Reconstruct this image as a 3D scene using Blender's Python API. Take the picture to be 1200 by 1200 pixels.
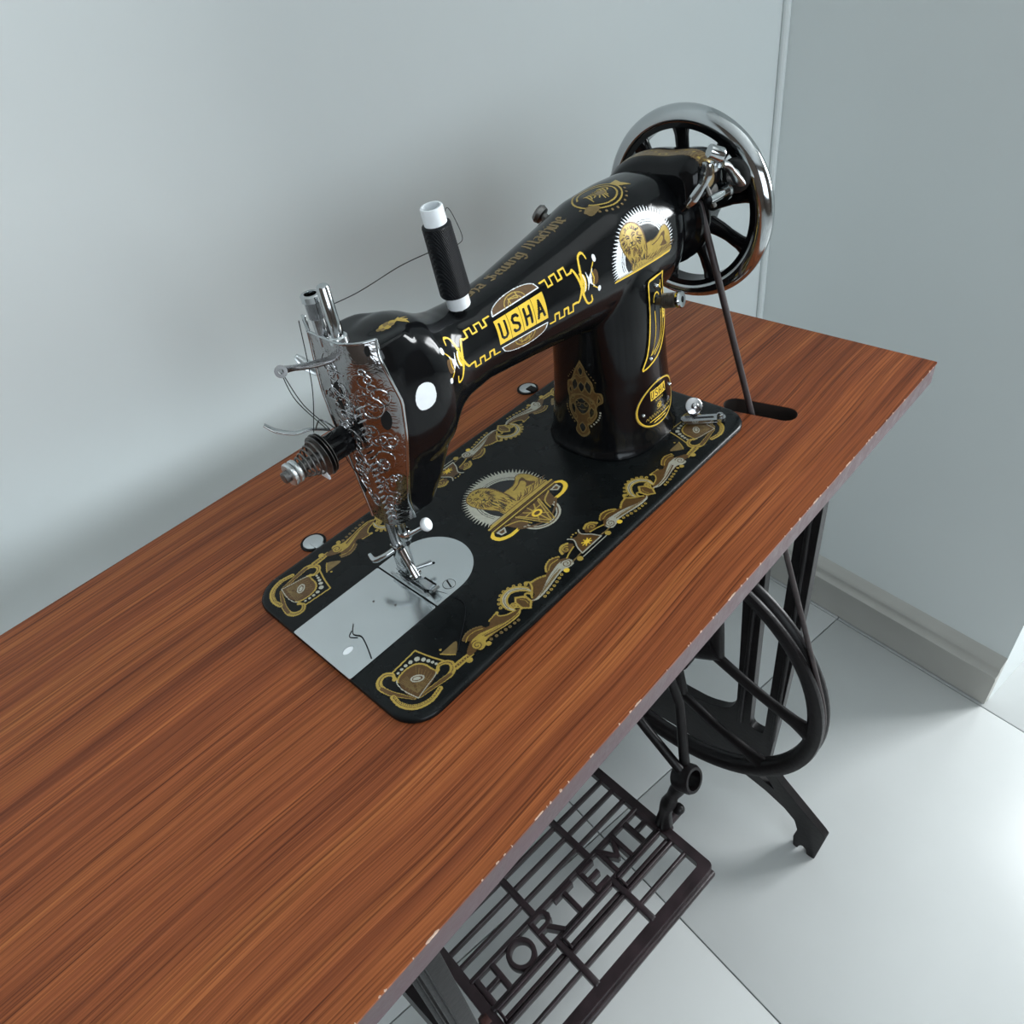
import bpy, bmesh, math, random
import numpy as np
from mathutils import Vector, Matrix
from mathutils.bvhtree import BVHTree
from math import sin, cos, pi, radians

random.seed(4)
S = bpy.context.scene
for o in list(bpy.data.objects):
    bpy.data.objects.remove(o)
C = S.collection
H = 0.764                      # height of the sewing machine bed above the floor

# ------------------------------------------------------------------ camera
cam_d = bpy.data.cameras.new('camera')
cam = bpy.data.objects.new('camera', cam_d)
C.objects.link(cam)
cam_d.sensor_fit = 'HORIZONTAL'
cam_d.sensor_width = 36.0
cam_d.lens = 878.64 / 1200 * 36.0
cam_d.clip_start = 0.01
RX = Vector((0.6756828, -0.7251031, -0.1329595))
RD = Vector((-0.5487770, -0.3743107, -0.7474860))
RF = Vector((0.4922363, 0.5780285, -0.6508351))
m3 = Matrix((RX, -RD, -RF)).transposed()
cam.matrix_world = Matrix.Translation((-0.1024, -0.2385, 0.3617 + H)) @ m3.to_4x4()
S.camera = cam

# ------------------------------------------------------------------ light
S.view_settings.view_transform = 'Standard'
S.view_settings.look = 'None'
S.view_settings.gamma = 1.0
S.view_settings.use_curve_mapping = False
S.view_settings.exposure = 0.0

ROOM = Matrix.Translation((0.926, 0.285, 0)) @ Matrix.Rotation(radians(-8.5), 4, 'Z')

w = bpy.data.worlds.new('sky')
S.world = w
w.use_nodes = True
bg = w.node_tree.nodes['Background']
bg.inputs[0].default_value = (0.62, 0.78, 1.0, 1)
bg.inputs[1].default_value = 1.0


def window_light(name, loc, face, sx, sz, power, col):
    d = bpy.data.lights.new(name, 'AREA')
    d.shape = 'RECTANGLE'
    d.size, d.size_y = sx, sz
    d.energy = power
    d.color = col
    o = bpy.data.objects.new(name, d)
    C.objects.link(o)
    q = Vector(face).to_track_quat('-Z', 'Y')
    o.matrix_world = ROOM @ (Matrix.Translation(loc) @ q.to_matrix().to_4x4())
    return o


# daylight entering by the window of the bay to the right, past the end of the right wall,
# with fill from an unseen window added behind the camera
window_light('window_daylight', (1.72, -1.32, 1.42), (-1, 0.0, -0.15), 0.95, 1.25, 118, (0.95, 0.985, 1.0))
window_light('front_fill_light', (-1.55, -3.66, 1.60), (0, 1, -0.02), 2.8, 1.5, 44, (0.885, 0.965, 1.0))


# ------------------------------------------------------------------ helpers
def nodes(name):
    m = bpy.data.materials.new(name)
    m.use_nodes = True
    nt = m.node_tree
    return m, nt, nt.nodes['Principled BSDF']


def N(nt, kind, **kw):
    n = nt.nodes.new(kind)
    for k, v in kw.items():
        if k in n.inputs:
            n.inputs[k].default_value = v
        else:
            setattr(n, k, v)
    return n


def ramp(nt, stops, fac):
    r = nt.nodes.new('ShaderNodeValToRGB')
    e = r.color_ramp.elements
    while len(e) < len(stops):
        e.new(0.5)
    for i, (p, c) in enumerate(stops):
        e[i].position = p
        e[i].color = (*c, 1)
    nt.links.new(fac, r.inputs[0])
    return r


def mat(name, col, rough=0.4, metal=0.0, noise=0.0, nscale=60.0, bump=0.0, bscale=200.0, coat=0.0, spec=0.5, rvar=0.0):
    m, nt, b = nodes(name)
    b.inputs['Base Color'].default_value = (*col, 1)
    b.inputs['Roughness'].default_value = rough
    b.inputs['Metallic'].default_value = metal
    b.inputs['Coat Weight'].default_value = coat
    b.inputs['Coat Roughness'].default_value = 0.06
    b.inputs['Specular IOR Level'].default_value = spec
    tc = N(nt, 'ShaderNodeTexCoord')
    if noise or rvar:
        n = N(nt, 'ShaderNodeTexNoise', Scale=nscale, Detail=5.0)
        nt.links.new(tc.outputs['Object'], n.inputs['Vector'])
        if noise:
            lo = tuple(max(0, c * (1 - noise)) for c in col)
            hi = tuple(min(1, c * (1 + noise)) for c in col)
            r = ramp(nt, [(0.3, lo), (0.7, hi)], n.outputs['Fac'])
            nt.links.new(r.outputs[0], b.inputs['Base Color'])
        if rvar:
            mr = N(nt, 'ShaderNodeMapRange')
            mr.inputs['From Min'].default_value = 0.35
            mr.inputs['From Max'].default_value = 0.65
            mr.inputs['To Min'].default_value = rough
            mr.inputs['To Max'].default_value = rough + rvar
            nt.links.new(n.outputs['Fac'], mr.inputs['Value'])
            nt.links.new(mr.outputs[0], b.inputs['Roughness'])
    if bump:
        n2 = N(nt, 'ShaderNodeTexNoise', Scale=bscale, Detail=4.0)
        nt.links.new(tc.outputs['Object'], n2.inputs['Vector'])
        bp = N(nt, 'ShaderNodeBump', Strength=bump, Distance=0.001)
        nt.links.new(n2.outputs['Fac'], bp.inputs['Height'])
        nt.links.new(bp.outputs[0], b.inputs['Normal'])
    return m


def link(name, me, material=None, parent=None, smooth=True):
    o = bpy.data.objects.new(name, me)
    C.objects.link(o)
    if material is not None:
        for mm in (material if isinstance(material, (list, tuple)) else [material]):
            me.materials.append(mm)
    if smooth is True:
        me.polygons.foreach_set('use_smooth', [True] * len(me.polygons))
    elif smooth:
        me.polygons.foreach_set('use_smooth', [True] * len(me.polygons))
        me.set_sharp_from_angle(angle=radians(smooth))
    if parent is not None:
        o.parent = parent
    return o


def bm_obj(name, bm, material, parent=None, smooth=40, clean=True):
    if clean:
        bmesh.ops.remove_doubles(bm, verts=bm.verts, dist=1e-6)
    bmesh.ops.recalc_face_normals(bm, faces=bm.faces)
    me = bpy.data.meshes.new(name)
    bm.to_mesh(me)
    bm.free()
    return link(name, me, material, parent, smooth)


def thing(name, label, cat, loc, group=None, rot=0.0):
    o = bpy.data.objects.new(name, None)
    o.empty_display_size = 0.05
    C.objects.link(o)
    o.location = loc
    o.rotation_euler = (0, 0, rot)
    tag(o, label, cat, group)
    return o


def tag(o, label=None, cat=None, group=None, kind=None):
    for k, v in (('label', label), ('category', cat), ('group', group), ('kind', kind)):
        if v:
            o[k] = v
    return o


def loft(bm, secs, cap=True, closed=True):
    rows = [[bm.verts.new(p) for p in s] for s in secs]
    n = len(rows[0])
    for a, b in zip(rows[:-1], rows[1:]):
        for i in range(n if closed else n - 1):
            j = (i + 1) % n
            bm.faces.new((a[i], a[j], b[j], b[i]))
    if cap and closed:
        bm.faces.new(rows[0][::-1])
        bm.faces.new(rows[-1])
    return rows


def frame_of(d):
    d = Vector(d).normalized()
    a = Vector((0, 0, 1)) if abs(d.z) < 0.9 else Vector((1, 0, 0))
    u = d.cross(a).normalized()
    return u, d.cross(u).normalized()


def lathe(bm, prof, org, axis, n=32, cap=True):
    """prof: (distance along axis, radius)"""
    u, v = frame_of(axis)
    ax = Vector(axis).normalized()
    org = Vector(org)
    secs = []
    for t, r in prof:
        r = max(r, 1e-5)
        secs.append([org + ax * t + (u * cos(2 * pi * i / n) + v * sin(2 * pi * i / n)) * r for i in range(n)])
    loft(bm, secs, cap)


def lathe_ring(bm, prof, org, axis, n=64):
    """closed profile loop turned about the axis"""
    u, v = frame_of(axis)
    ax = Vector(axis).normalized()
    org = Vector(org)
    rows = []
    for i in range(n):
        a = 2 * pi * i / n
        d = u * cos(a) + v * sin(a)
        rows.append([bm.verts.new(org + ax * t + d * r) for t, r in prof])
    k = len(prof)
    for i in range(n):
        A, B = rows[i], rows[(i + 1) % n]
        for j in range(k):
            l = (j + 1) % k
            bm.faces.new((A[j], A[l], B[l], B[j]))


def spline(pts, n=8):
    P = [Vector(p) for p in pts]
    out = []
    for i in range(len(P) - 1):
        p0 = P[max(i - 1, 0)]; p1 = P[i]; p2 = P[i + 1]; p3 = P[min(i + 2, len(P) - 1)]
        for k in range(n):
            t = k / n
            out.append(0.5 * ((2 * p1) + (p2 - p0) * t + (2 * p0 - 5 * p1 + 4 * p2 - p3) * t * t + (3 * p1 - p0 - 3 * p2 + p3) * t ** 3))
    out.append(P[-1])
    return out


def tube(bm, pts, r, n=10, cap=True, flat=1.0, up=None):
    """sweep a circle (or ellipse, flat<1 squashes along 'up') along points; r scalar or list"""
    P = [Vector(p) for p in pts]
    R = r if isinstance(r, (list, tuple)) else [r] * len(P)
    if len(R) != len(P):
        R = [np.interp(i / (len(P) - 1), np.linspace(0, 1, len(R)), R) for i in range(len(P))]
    secs = []
    prev = None
    for i, p in enumerate(P):
        d = (P[min(i + 1, len(P) - 1)] - P[max(i - 1, 0)]).normalized()
        if up is not None:
            v = Vector(up)
            u = d.cross(v).normalized()
            v = u.cross(d).normalized()
        elif prev is None:
            u, v = frame_of(d)
        else:
            u = (prev - d * prev.dot(d)).normalized()
            v = d.cross(u)
        prev = u
        secs.append([p + (u * cos(2 * pi * k / n) + v * sin(2 * pi * k / n) * flat) * R[i] for k in range(n)])
    loft(bm, secs, cap)


def box(bm, a, b, bev=0.0, mtx=None):
    a, b = Vector(a), Vector(b)
    g = bmesh.ops.create_cube(bm, size=1.0)
    vs = g['verts']
    for v in vs:
        v.co = Vector([a[i] + (b[i] - a[i]) * (v.co[i] + 0.5) for i in range(3)])
    if bev:
        es = list({e for v in vs for e in v.link_edges})
        r = bmesh.ops.bevel(bm, geom=es, offset=bev, segments=2, profile=0.5, affect='EDGES')
        vs = r['verts']
    if mtx is not None:
        for v in {v for v in vs}:
            v.co = mtx @ v.co
    return vs


def rrect(x0, y0, x1, y1, r, n=6):
    out = []
    for cx, cy, a in ((x1 - r, y1 - r, 0), (x0 + r, y1 - r, 90), (x0 + r, y0 + r, 180), (x1 - r, y0 + r, 270)):
        for i in range(n + 1):
            t = radians(a + 90 * i / n)
            out.append((cx + r * cos(t), cy + r * sin(t)))
    return out


def round_poly(pts, r=0.006, n=4):
    out = []
    k = len(pts)
    for i in range(k):
        p0, p1, p2 = Vector(pts[i - 1]), Vector(pts[i]), Vector(pts[(i + 1) % k])
        a, b = p0 - p1, p2 - p1
        rr = min(r, a.length * 0.45, b.length * 0.45)
        A = p1 + a.normalized() * rr
        B = p1 + b.normalized() * rr
        for j in range(n + 1):
            t = j / n
            q = A * (1 - t) ** 2 + p1 * 2 * t * (1 - t) + B * t * t
            out.append((q.x, q.y))
    return out


def plate(bm, loops, d0, d1, place, bev=0.0):
    """extrude 2D outline with holes; place(u, v, d) -> 3D"""
    ed = []
    for lp in loops:
        vs = [bm.verts.new((p[0], p[1], 0)) for p in lp]
        for i in range(len(vs)):
            ed.append(bm.edges.new((vs[i], vs[(i + 1) % len(vs)])))
    r = bmesh.ops.triangle_fill(bm, use_beauty=True, use_dissolve=False, edges=ed)
    fs = [f for f in r['geom'] if isinstance(f, bmesh.types.BMFace)]
    ex = bmesh.ops.extrude_face_region(bm, geom=fs)
    top = {v for v in ex['geom'] if isinstance(v, bmesh.types.BMVert)}
    allv = top | {v for f in fs if f.is_valid for v in f.verts} | {v for e in ed if e.is_valid for v in e.verts}
    for v in allv:
        v.co = Vector(place(v.co.x, v.co.y, d1 if v in top else d0))


def bevel_mod(o, wd, seg=2, ang=35):
    m = o.modifiers.new('bevel', 'BEVEL')
    m.width = wd
    m.segments = seg
    m.limit_method = 'ANGLE'
    m.angle_limit = radians(ang)
    m.harden_normals = False
    return o


def L(p):                      # machine / table space -> world
    return (p[0], p[1], p[2] + H)


XY = lambda u, v, d: (u, v, d)

# ------------------------------------------------------------------ materials
def wood_mat():
    m, nt, b = nodes('wood_laminate')
    tc = N(nt, 'ShaderNodeTexCoord')
    mp = N(nt, 'ShaderNodeMapping')
    mp.inputs['Scale'].default_value = (1.6, 60, 10)
    nt.links.new(tc.outputs['Object'], mp.inputs[0])
    # slow bend of the grain
    nb = N(nt, 'ShaderNodeTexNoise', Scale=2.2, Detail=2.0)
    nt.links.new(tc.outputs['Object'], nb.inputs['Vector'])
    mx = N(nt, 'ShaderNodeVectorMath', operation='MULTIPLY_ADD')
    mx.inputs[1].default_value = (0, 3.0, 0)
    nt.links.new(nb.outputs['Color'], mx.inputs[0])
    nt.links.new(mp.outputs[0], mx.inputs[2])
    n1 = N(nt, 'ShaderNodeTexNoise', Scale=1.0, Detail=3.0, Roughness=0.6)
    nt.links.new(mx.outputs[0], n1.inputs['Vector'])
    mp2 = N(nt, 'ShaderNodeMapping')
    mp2.inputs['Scale'].default_value = (7.0, 760, 10)
    nt.links.new(tc.outputs['Object'], mp2.inputs[0])
    mx2 = N(nt, 'ShaderNodeVectorMath', operation='MULTIPLY_ADD')
    mx2.inputs[1].default_value = (0, 38, 0)
    nt.links.new(nb.outputs['Color'], mx2.inputs[0])
    nt.links.new(mp2.outputs[0], mx2.inputs[2])
    n2 = N(nt, 'ShaderNodeTexNoise', Scale=1.0, Detail=4.0, Roughness=0.65)
    nt.links.new(mx2.outputs[0], n2.inputs['Vector'])
    r1 = ramp(nt, [(0.25, (0.175, 0.045, 0.015)), (0.44, (0.265, 0.072, 0.023)), (0.58, (0.340, 0.100, 0.030)), (0.78, (0.400, 0.136, 0.038))], n1.outputs['Fac'])
    r2 = ramp(nt, [(0.34, (0.36, 0.28, 0.24)), (0.45, (0.76, 0.72, 0.70)), (0.60, (1.14, 1.14, 1.16)), (0.72, (1.42, 1.52, 1.60))], n2.outputs['Fac'])
    mm = N(nt, 'ShaderNodeMix', data_type='RGBA', blend_type='MULTIPLY')
    mm.inputs[0].default_value = 1.0
    nt.links.new(r1.outputs[0], mm.inputs[6])
    nt.links.new(r2.outputs[0], mm.inputs[7])
    nt.links.new(mm.outputs[2], b.inputs['Base Color'])
    b.inputs['Roughness'].default_value = 0.36
    b.inputs['Specular IOR Level'].default_value = 0.22
    bp = N(nt, 'ShaderNodeBump', Strength=0.12, Distance=0.0006)
    nt.links.new(n2.outputs['Fac'], bp.inputs['Height'])
    nt.links.new(bp.outputs[0], b.inputs['Normal'])
    return m


def wall_mat(name, col):
    m, nt, b = nodes(name)
    tc = N(nt, 'ShaderNodeTexCoord')
    n = N(nt, 'ShaderNodeTexNoise', Scale=3.0, Detail=4.0)
    nt.links.new(tc.outputs['Object'], n.inputs['Vector'])
    r = ramp(nt, [(0.3, tuple(c * 0.965 for c in col)), (0.7, col)], n.outputs['Fac'])
    nt.links.new(r.outputs[0], b.inputs['Base Color'])
    b.inputs['Roughness'].default_value = 0.55
    b.inputs['Specular IOR Level'].default_value = 0.3
    n2 = N(nt, 'ShaderNodeTexNoise', Scale=26.0, Detail=5.0)
    nt.links.new(tc.outputs['Object'], n2.inputs['Vector'])
    bp = N(nt, 'ShaderNodeBump', Strength=0.10, Distance=0.004)
    nt.links.new(n2.outputs['Fac'], bp.inputs['Height'])
    nt.links.new(bp.outputs[0], b.inputs['Normal'])
    return m


M_wood = wood_mat()
M_wall = wall_mat('wall_paint', (0.765, 0.808, 0.803))
M_dark = wall_mat('dark_wood_wall', (0.10, 0.075, 0.06))
M_ceil = wall_mat('ceiling_paint', (0.78, 0.80, 0.79))
M_tile = mat('floor_tile', (0.57, 0.585, 0.58), 0.32, noise=0.03, nscale=5, rvar=0.03)
M_grout = mat('grout', (0.42, 0.44, 0.45), 0.8, noise=0.1)
M_base = mat('baseboard_paint', (0.50, 0.49, 0.455), 0.45, noise=0.04, nscale=12)
M_edge = mat('table_edge_paint', (0.112, 0.074, 0.080), 0.40, noise=0.16, nscale=90, bump=0.25, bscale=240, rvar=0.2)
M_chip = mat('bare_board', (0.62, 0.42, 0.32), 0.7, noise=0.25, nscale=400)
M_iron = mat('cast_iron_paint', (0.0065, 0.0048, 0.0054), 0.36, noise=0.35, nscale=60, bump=0.3, bscale=160, spec=0.28)
M_treadle = mat('treadle_iron', (0.024, 0.0145, 0.017), 0.36, noise=0.45, nscale=40, bump=0.4, bscale=170)
M_rust = mat('rusty_iron', (0.075, 0.026, 0.022), 0.55, noise=0.4, nscale=90, bump=0.4)
M_japan = mat('black_japan', (0.0042, 0.0045, 0.0052), 0.10, noise=0.2, coat=0.0, rvar=0.04, nscale=30, spec=0.25)
M_bedblk = mat('bed_black', (0.0052, 0.0064, 0.0068), 0.24, noise=0.2, nscale=40, spec=0.20, rvar=0.06)
M_chrome = mat('chrome', (0.47, 0.49, 0.50), 0.08, 1.0, rvar=0.06, nscale=90)
M_steel = mat('brushed_steel', (0.62, 0.65, 0.66), 0.26, 1.0, noise=0.06, nscale=25, rvar=0.10)
M_plate = mat('polished_plate', (0.62, 0.65, 0.66), 0.13, 1.0, noise=0.05, nscale=25, rvar=0.10)
M_dkchrome = mat('dark_chrome', (0.42, 0.42, 0.43), 0.14, 1.0, rvar=0.08, nscale=120)
M_dkmetal = mat('oily_steel', (0.17, 0.165, 0.16), 0.38, 1.0, noise=0.3, nscale=200)
M_rubber = mat('black_rubber', (0.012, 0.012, 0.012), 0.6, bump=0.2)
M_belt = mat('leather_belt', (0.035, 0.024, 0.024), 0.48, noise=0.3, nscale=120, bump=0.3)
M_hole = mat('dark_hole', (0.003, 0.003, 0.003), 0.9)
M_gold = mat('gold_print', (0.46, 0.32, 0.065), 0.32, 0.2, noise=0.14, nscale=300)
M_yellow = mat('yellow_print', (0.86, 0.58, 0.06), 0.28, 0.05, noise=0.05, nscale=200, spec=0.3)
M_brown = mat('bronze_print', (0.110, 0.056, 0.017), 0.32, 0.2, noise=0.2, nscale=500)
M_silver = mat('silver_print', (0.48, 0.47, 0.39), 0.30, 0.25, noise=0.1, nscale=300)
M_white = mat('white_print_and_glint', (0.86, 0.90, 0.93), 0.35, noise=0.06, nscale=120, spec=0.3)
M_ink = mat('black_print', (0.006, 0.007, 0.008), 0.2)
M_tarn = mat('tarnished_gold_print', (0.20, 0.135, 0.050), 0.32, 0.25, noise=0.2, nscale=300)
PR = [M_gold, M_yellow, M_brown, M_silver, M_white, M_ink, M_tarn]
GOLD, YEL, BRN, SIL, WHT, INK, TRN = range(7)

# ------------------------------------------------------------------ the room
def room_obj(name, bm, m, kind='structure', parent=None, smooth=30):
    o = bm_obj(name, bm, m, parent, smooth)
    if parent is None:
        o.matrix_world = ROOM
        o['kind'] = kind
    return o


RXW, RYD, RZH = -3.4, -3.5, 2.7
DY0, BX = -0.50, 1.60                  # the right wall ends here and the room opens into a bay

bm = bmesh.new()
box(bm, (RXW - 0.1, RYD - 0.1, -0.08), (BX + 0.1, 0.1, -0.006))
floor = room_obj('floor', bm, M_grout)
# 60 cm tiles with recessed joints
TX, TY = -0.617, -0.238
tiles_me = {}
k = 0
for i in range(-5, 5):
    for j in range(-6, 2):
        x0, x1 = TX + 0.6 * i + 0.001, TX + 0.6 * (i + 1) - 0.001
        y0, y1 = TY + 0.6 * j + 0.001, TY + 0.6 * (j + 1) - 0.001
        x0, x1 = max(x0, RXW), min(x1, BX)
        y0, y1 = max(y0, RYD), min(y1, 0.0)
        if x1 - x0 < 0.02 or y1 - y0 < 0.02:
            continue
        bm = bmesh.new()
        box(bm, (x0, y0, -0.010), (x1, y1, 0.0), 0.0007)
        o = room_obj('tile', bm, M_tile, parent=floor)
        o.rotation_euler = (0, 0, 0)

bm = bmesh.new()
box(bm, (RXW - 0.1, 0.0, 0), (BX + 0.12, 0.12, RZH))
room_obj('wall_back', bm, M_wall)
bm = bmesh.new()
box(bm, (0.0, DY0, 0), (0.14, 0.0, RZH))
room_obj('wall_right', bm, M_wall)
bm = bmesh.new()
plate(bm, [[(RYD - 0.1, 0), (0, 0), (0, RZH), (RYD - 0.1, RZH)], [(-1.80, 0.85), (-0.84, 0.85), (-0.84, 2.0), (-1.80, 2.0)]], BX, BX + 0.12, lambda u, v, d: (d, u, v))
room_obj('wall_bay', bm, M_wall)
bm = bmesh.new()
box(bm, (RXW - 0.12, RYD, 0), (RXW, 0, RZH))
room_obj('wall_left', bm, M_dark)
bm = bmesh.new()
plate(bm, [[(RXW - 0.1, 0), (BX + 0.1, 0), (BX + 0.1, RZH), (RXW - 0.1, RZH)], [(-2.95, 0.85), (-0.15, 0.85), (-0.15, 2.35), (-2.95, 2.35)]], RYD - 0.12, RYD, lambda u, v, d: (u, d, v))  # with an opening for the added fill window
room_obj('wall_front', bm, M_dark)
bm = bmesh.new()
box(bm, (RXW - 0.1, RYD - 0.1, RZH), (BX + 0.12, 0.12, RZH + 0.1))
room_obj('ceiling', bm, M_ceil)


def skirting(name, mtx, length):
    prof = [(0, 0.004), (0.014, 0.004), (0.014, 0.068), (0.017, 0.0715), (0.017, 0.0755), (0.012, 0.079), (0.010, 0.086),
            (0.0125, 0.092), (0.0125, 0.096), (0.009, 0.099), (0.004, 0.106), (0, 0.110)]
    bm = bmesh.new()
    secs = [[mtx @ Vector((p[0], t, p[1])) for p in prof] for t in (0.0, length)]
    loft(bm, secs)
    return room_obj(name, bm, M_base, smooth=50)


skirting('baseboard_right', Matrix(((-1, 0, 0, 0), (0, -1, 0, 0), (0, 0, 1, 0), (0, 0, 0, 1))), abs(DY0))
skirting('baseboard_back', Matrix(((0, -1, 0, 0), (-1, 0, 0, 0), (0, 0, 1, 0), (0, 0, 0, 1))), abs(RXW))
# slim bead where the two walls meet
bm = bmesh.new()
tube(bm, [(-0.004, -0.004, 0.10), (-0.004, -0.004, RZH)], 0.0050, 10)
room_obj('trim_1', bm, M_wall)
# frame of the window in the bay
bm = bmesh.new()
for a, b in (((-1.80, 0.85), (-1.75, 2.0)), ((-0.89, 0.85), (-0.84, 2.0)), ((-1.80, 0.85), (-0.84, 0.90)), ((-1.80, 1.95), (-0.84, 2.0)), ((-1.34, 0.85), (-1.30, 2.0))):
    box(bm, (BX + 0.03, a[0], a[1]), (BX + 0.08, b[0], b[1]), 0.003)
room_obj('window_1', bm, M_base)
bm = bmesh.new()
for a, b in (((-2.95, 0.85), (-2.9, 2.35)), ((-0.2, 0.85), (-0.15, 2.35)), ((-2.95, 0.85), (-0.15, 0.9)), ((-2.95, 2.3), (-0.15, 2.35)), ((-1.575, 0.85), (-1.525, 2.35))):
    box(bm, (a[0], RYD - 0.08, a[1]), (b[0], RYD - 0.03, b[1]), 0.003)
room_obj('fill_window', bm, M_base)  # frame of the unseen window added to brighten the back wall

# ------------------------------------------------------------------ the table
TZ = -0.0042                   # table top, in machine space
TF, TB, TR, TL = -0.0856, 0.3032, 0.523, -0.36
table = thing('sewing_table', 'treadle sewing table with red brown wood grain top on black cast iron legs', 'table', (0.1, 0.11, 0))
toff = Vector((0.1, 0.11, 0))


def tpart(name, bm, m, smooth=40, parent=None):
    o = bm_obj(name, bm, m, None, smooth)
    for v in o.data.vertices:
        v.co += Vector((0, 0, H)) - toff
    o.parent = parent or table
    return o


slotA = radians(-80)


def slot_loop(cx, cy, half, r, ang, n=10):
    out = []
    for s, a0 in ((1, -90), (-1, 90)):
        for i in range(n + 1):
            a = radians(a0 + 180 * i / n)
            x, y = s * half + r * cos(a), r * sin(a)
            if s == -1:
                x, y = -half + r * cos(a), r * sin(a)
            out.append((cx + x * cos(ang) - y * sin(ang), cy + x * sin(ang) + y * cos(ang)))
    return out


bm = bmesh.new()
plate(bm, [rrect(TL, TF, TR, TB, 0.0015, 2), slot_loop(0.3862, 0.0023, 0.0205, 0.0098, radians(-78)), slot_loop(0.3862, 0.150, 0.020, 0.0098, radians(-100))],
      TZ - 0.0015, TZ, XY)
top = tpart('tabletop', bm, M_wood, 30)
bm = bmesh.new()
plate(bm, [rrect(TL + 0.0004, TF + 0.0004, TR - 0.0004, TB - 0.0004, 0.002, 2), slot_loop(0.3862, 0.0023, 0.0212, 0.0105, radians(-78)), slot_loop(0.3862, 0.150, 0.0207, 0.0105, radians(-100))],
      TZ - 0.0195, TZ - 0.0015, XY)
bevel_mod(tpart('edge_core', bm, M_edge, 30, top), 0.0012)['label'] = 'mauve painted edge of the board'
M_slot = mat('slot_shade_paint', (0.022, 0.013, 0.010), 0.7, noise=0.3)  # dark ring added inside each belt slot to stand for its shade
for cy, an, hl in ((0.0023, -78, 0.0206), (0.150, -100, 0.0201)):
    bm = bmesh.new()
    plate(bm, [slot_loop(0.3862, cy, hl + 0.0004, 0.0103, radians(an)), slot_loop(0.3862, cy, hl - 0.0001, 0.0094, radians(an))], TZ - 0.0350, TZ - 0.0004, XY)
    tpart('slot_shade', bm, M_slot, 30, top)['label'] = 'shade inside the belt slot, painted dark'
# chipped spots along the front arris
bm = bmesh.new()
rng = random.Random(9)
x = TL
while x < TR - 0.01:
    ln = rng.uniform(0.0006, 0.0030) if rng.random() < 0.85 else rng.uniform(0.004, 0.009)
    hgt = rng.uniform(0.0004, 0.0014)
    y = TF + 0.0003
    n = 5
    a = [bm.verts.new((x + ln * i / n, TF - 0.00012, TZ - 0.0004 - (0 if i in (0, n) else hgt * rng.uniform(.5, 1)))) for i in range(n + 1)]
    b = [bm.verts.new((x + ln * i / n, TF - 0.00005, TZ + 0.0001)) for i in range(n + 1)]
    c = [bm.verts.new((x + ln * i / n, TF + 0.0002 + (0 if i in (0, n) else hgt * 0.5 * rng.random()), TZ + 0.0001)) for i in range(n + 1)]
    for i in range(n):
        bm.faces.new((a[i], a[i + 1], b[i + 1], b[i]))
        bm.faces.new((b[i], b[i + 1], c[i + 1], c[i]))
    x += ln + abs(rng.gauss(0, 0.013)) + 0.001
tag(tpart('chipped_edge', bm, M_chip, 30, top), 'pale chips along the front edge', kind='stuff')

# round hinge plugs behind the machine bed
for px, py in ((0.0622, 0.1885), (0.3084, 0.1915)):
    bm = bmesh.new()
    lathe(bm, [(0, 0.0098), (0.0009, 0.0098), (0.0009, 0.0086), (0.0005, 0.0084), (0.0005, 0.0001)], (px, py, TZ), (0, 0, 1), 28)
    o = tpart('hinge_plug', bm, M_hole)
    bm = bmesh.new()
    lathe(bm, [(0.0006, 0.0080), (0.0014, 0.0078), (0.0018, 0.0070), (0.0018, 0.0001)], (px, py, TZ), (0, 0, 1), 28)
    tpart('hinge_cap', bm, M_steel, 40, o)['label'] = 'round steel cap'
    bm = bmesh.new()
    box(bm, (px - 0.0035, py - 0.0102, TZ + 0.0006), (px + 0.0035, py - 0.001, TZ + 0.0028), 0.0005)
    tpart('hinge_tongue', bm, M_steel if px < 0.2 else M_hole, 40, o)

# cast iron sides
YC = 0.109


def mir(pts):
    return [(2 * YC - p[0], p[1]) for p in pts]


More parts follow.
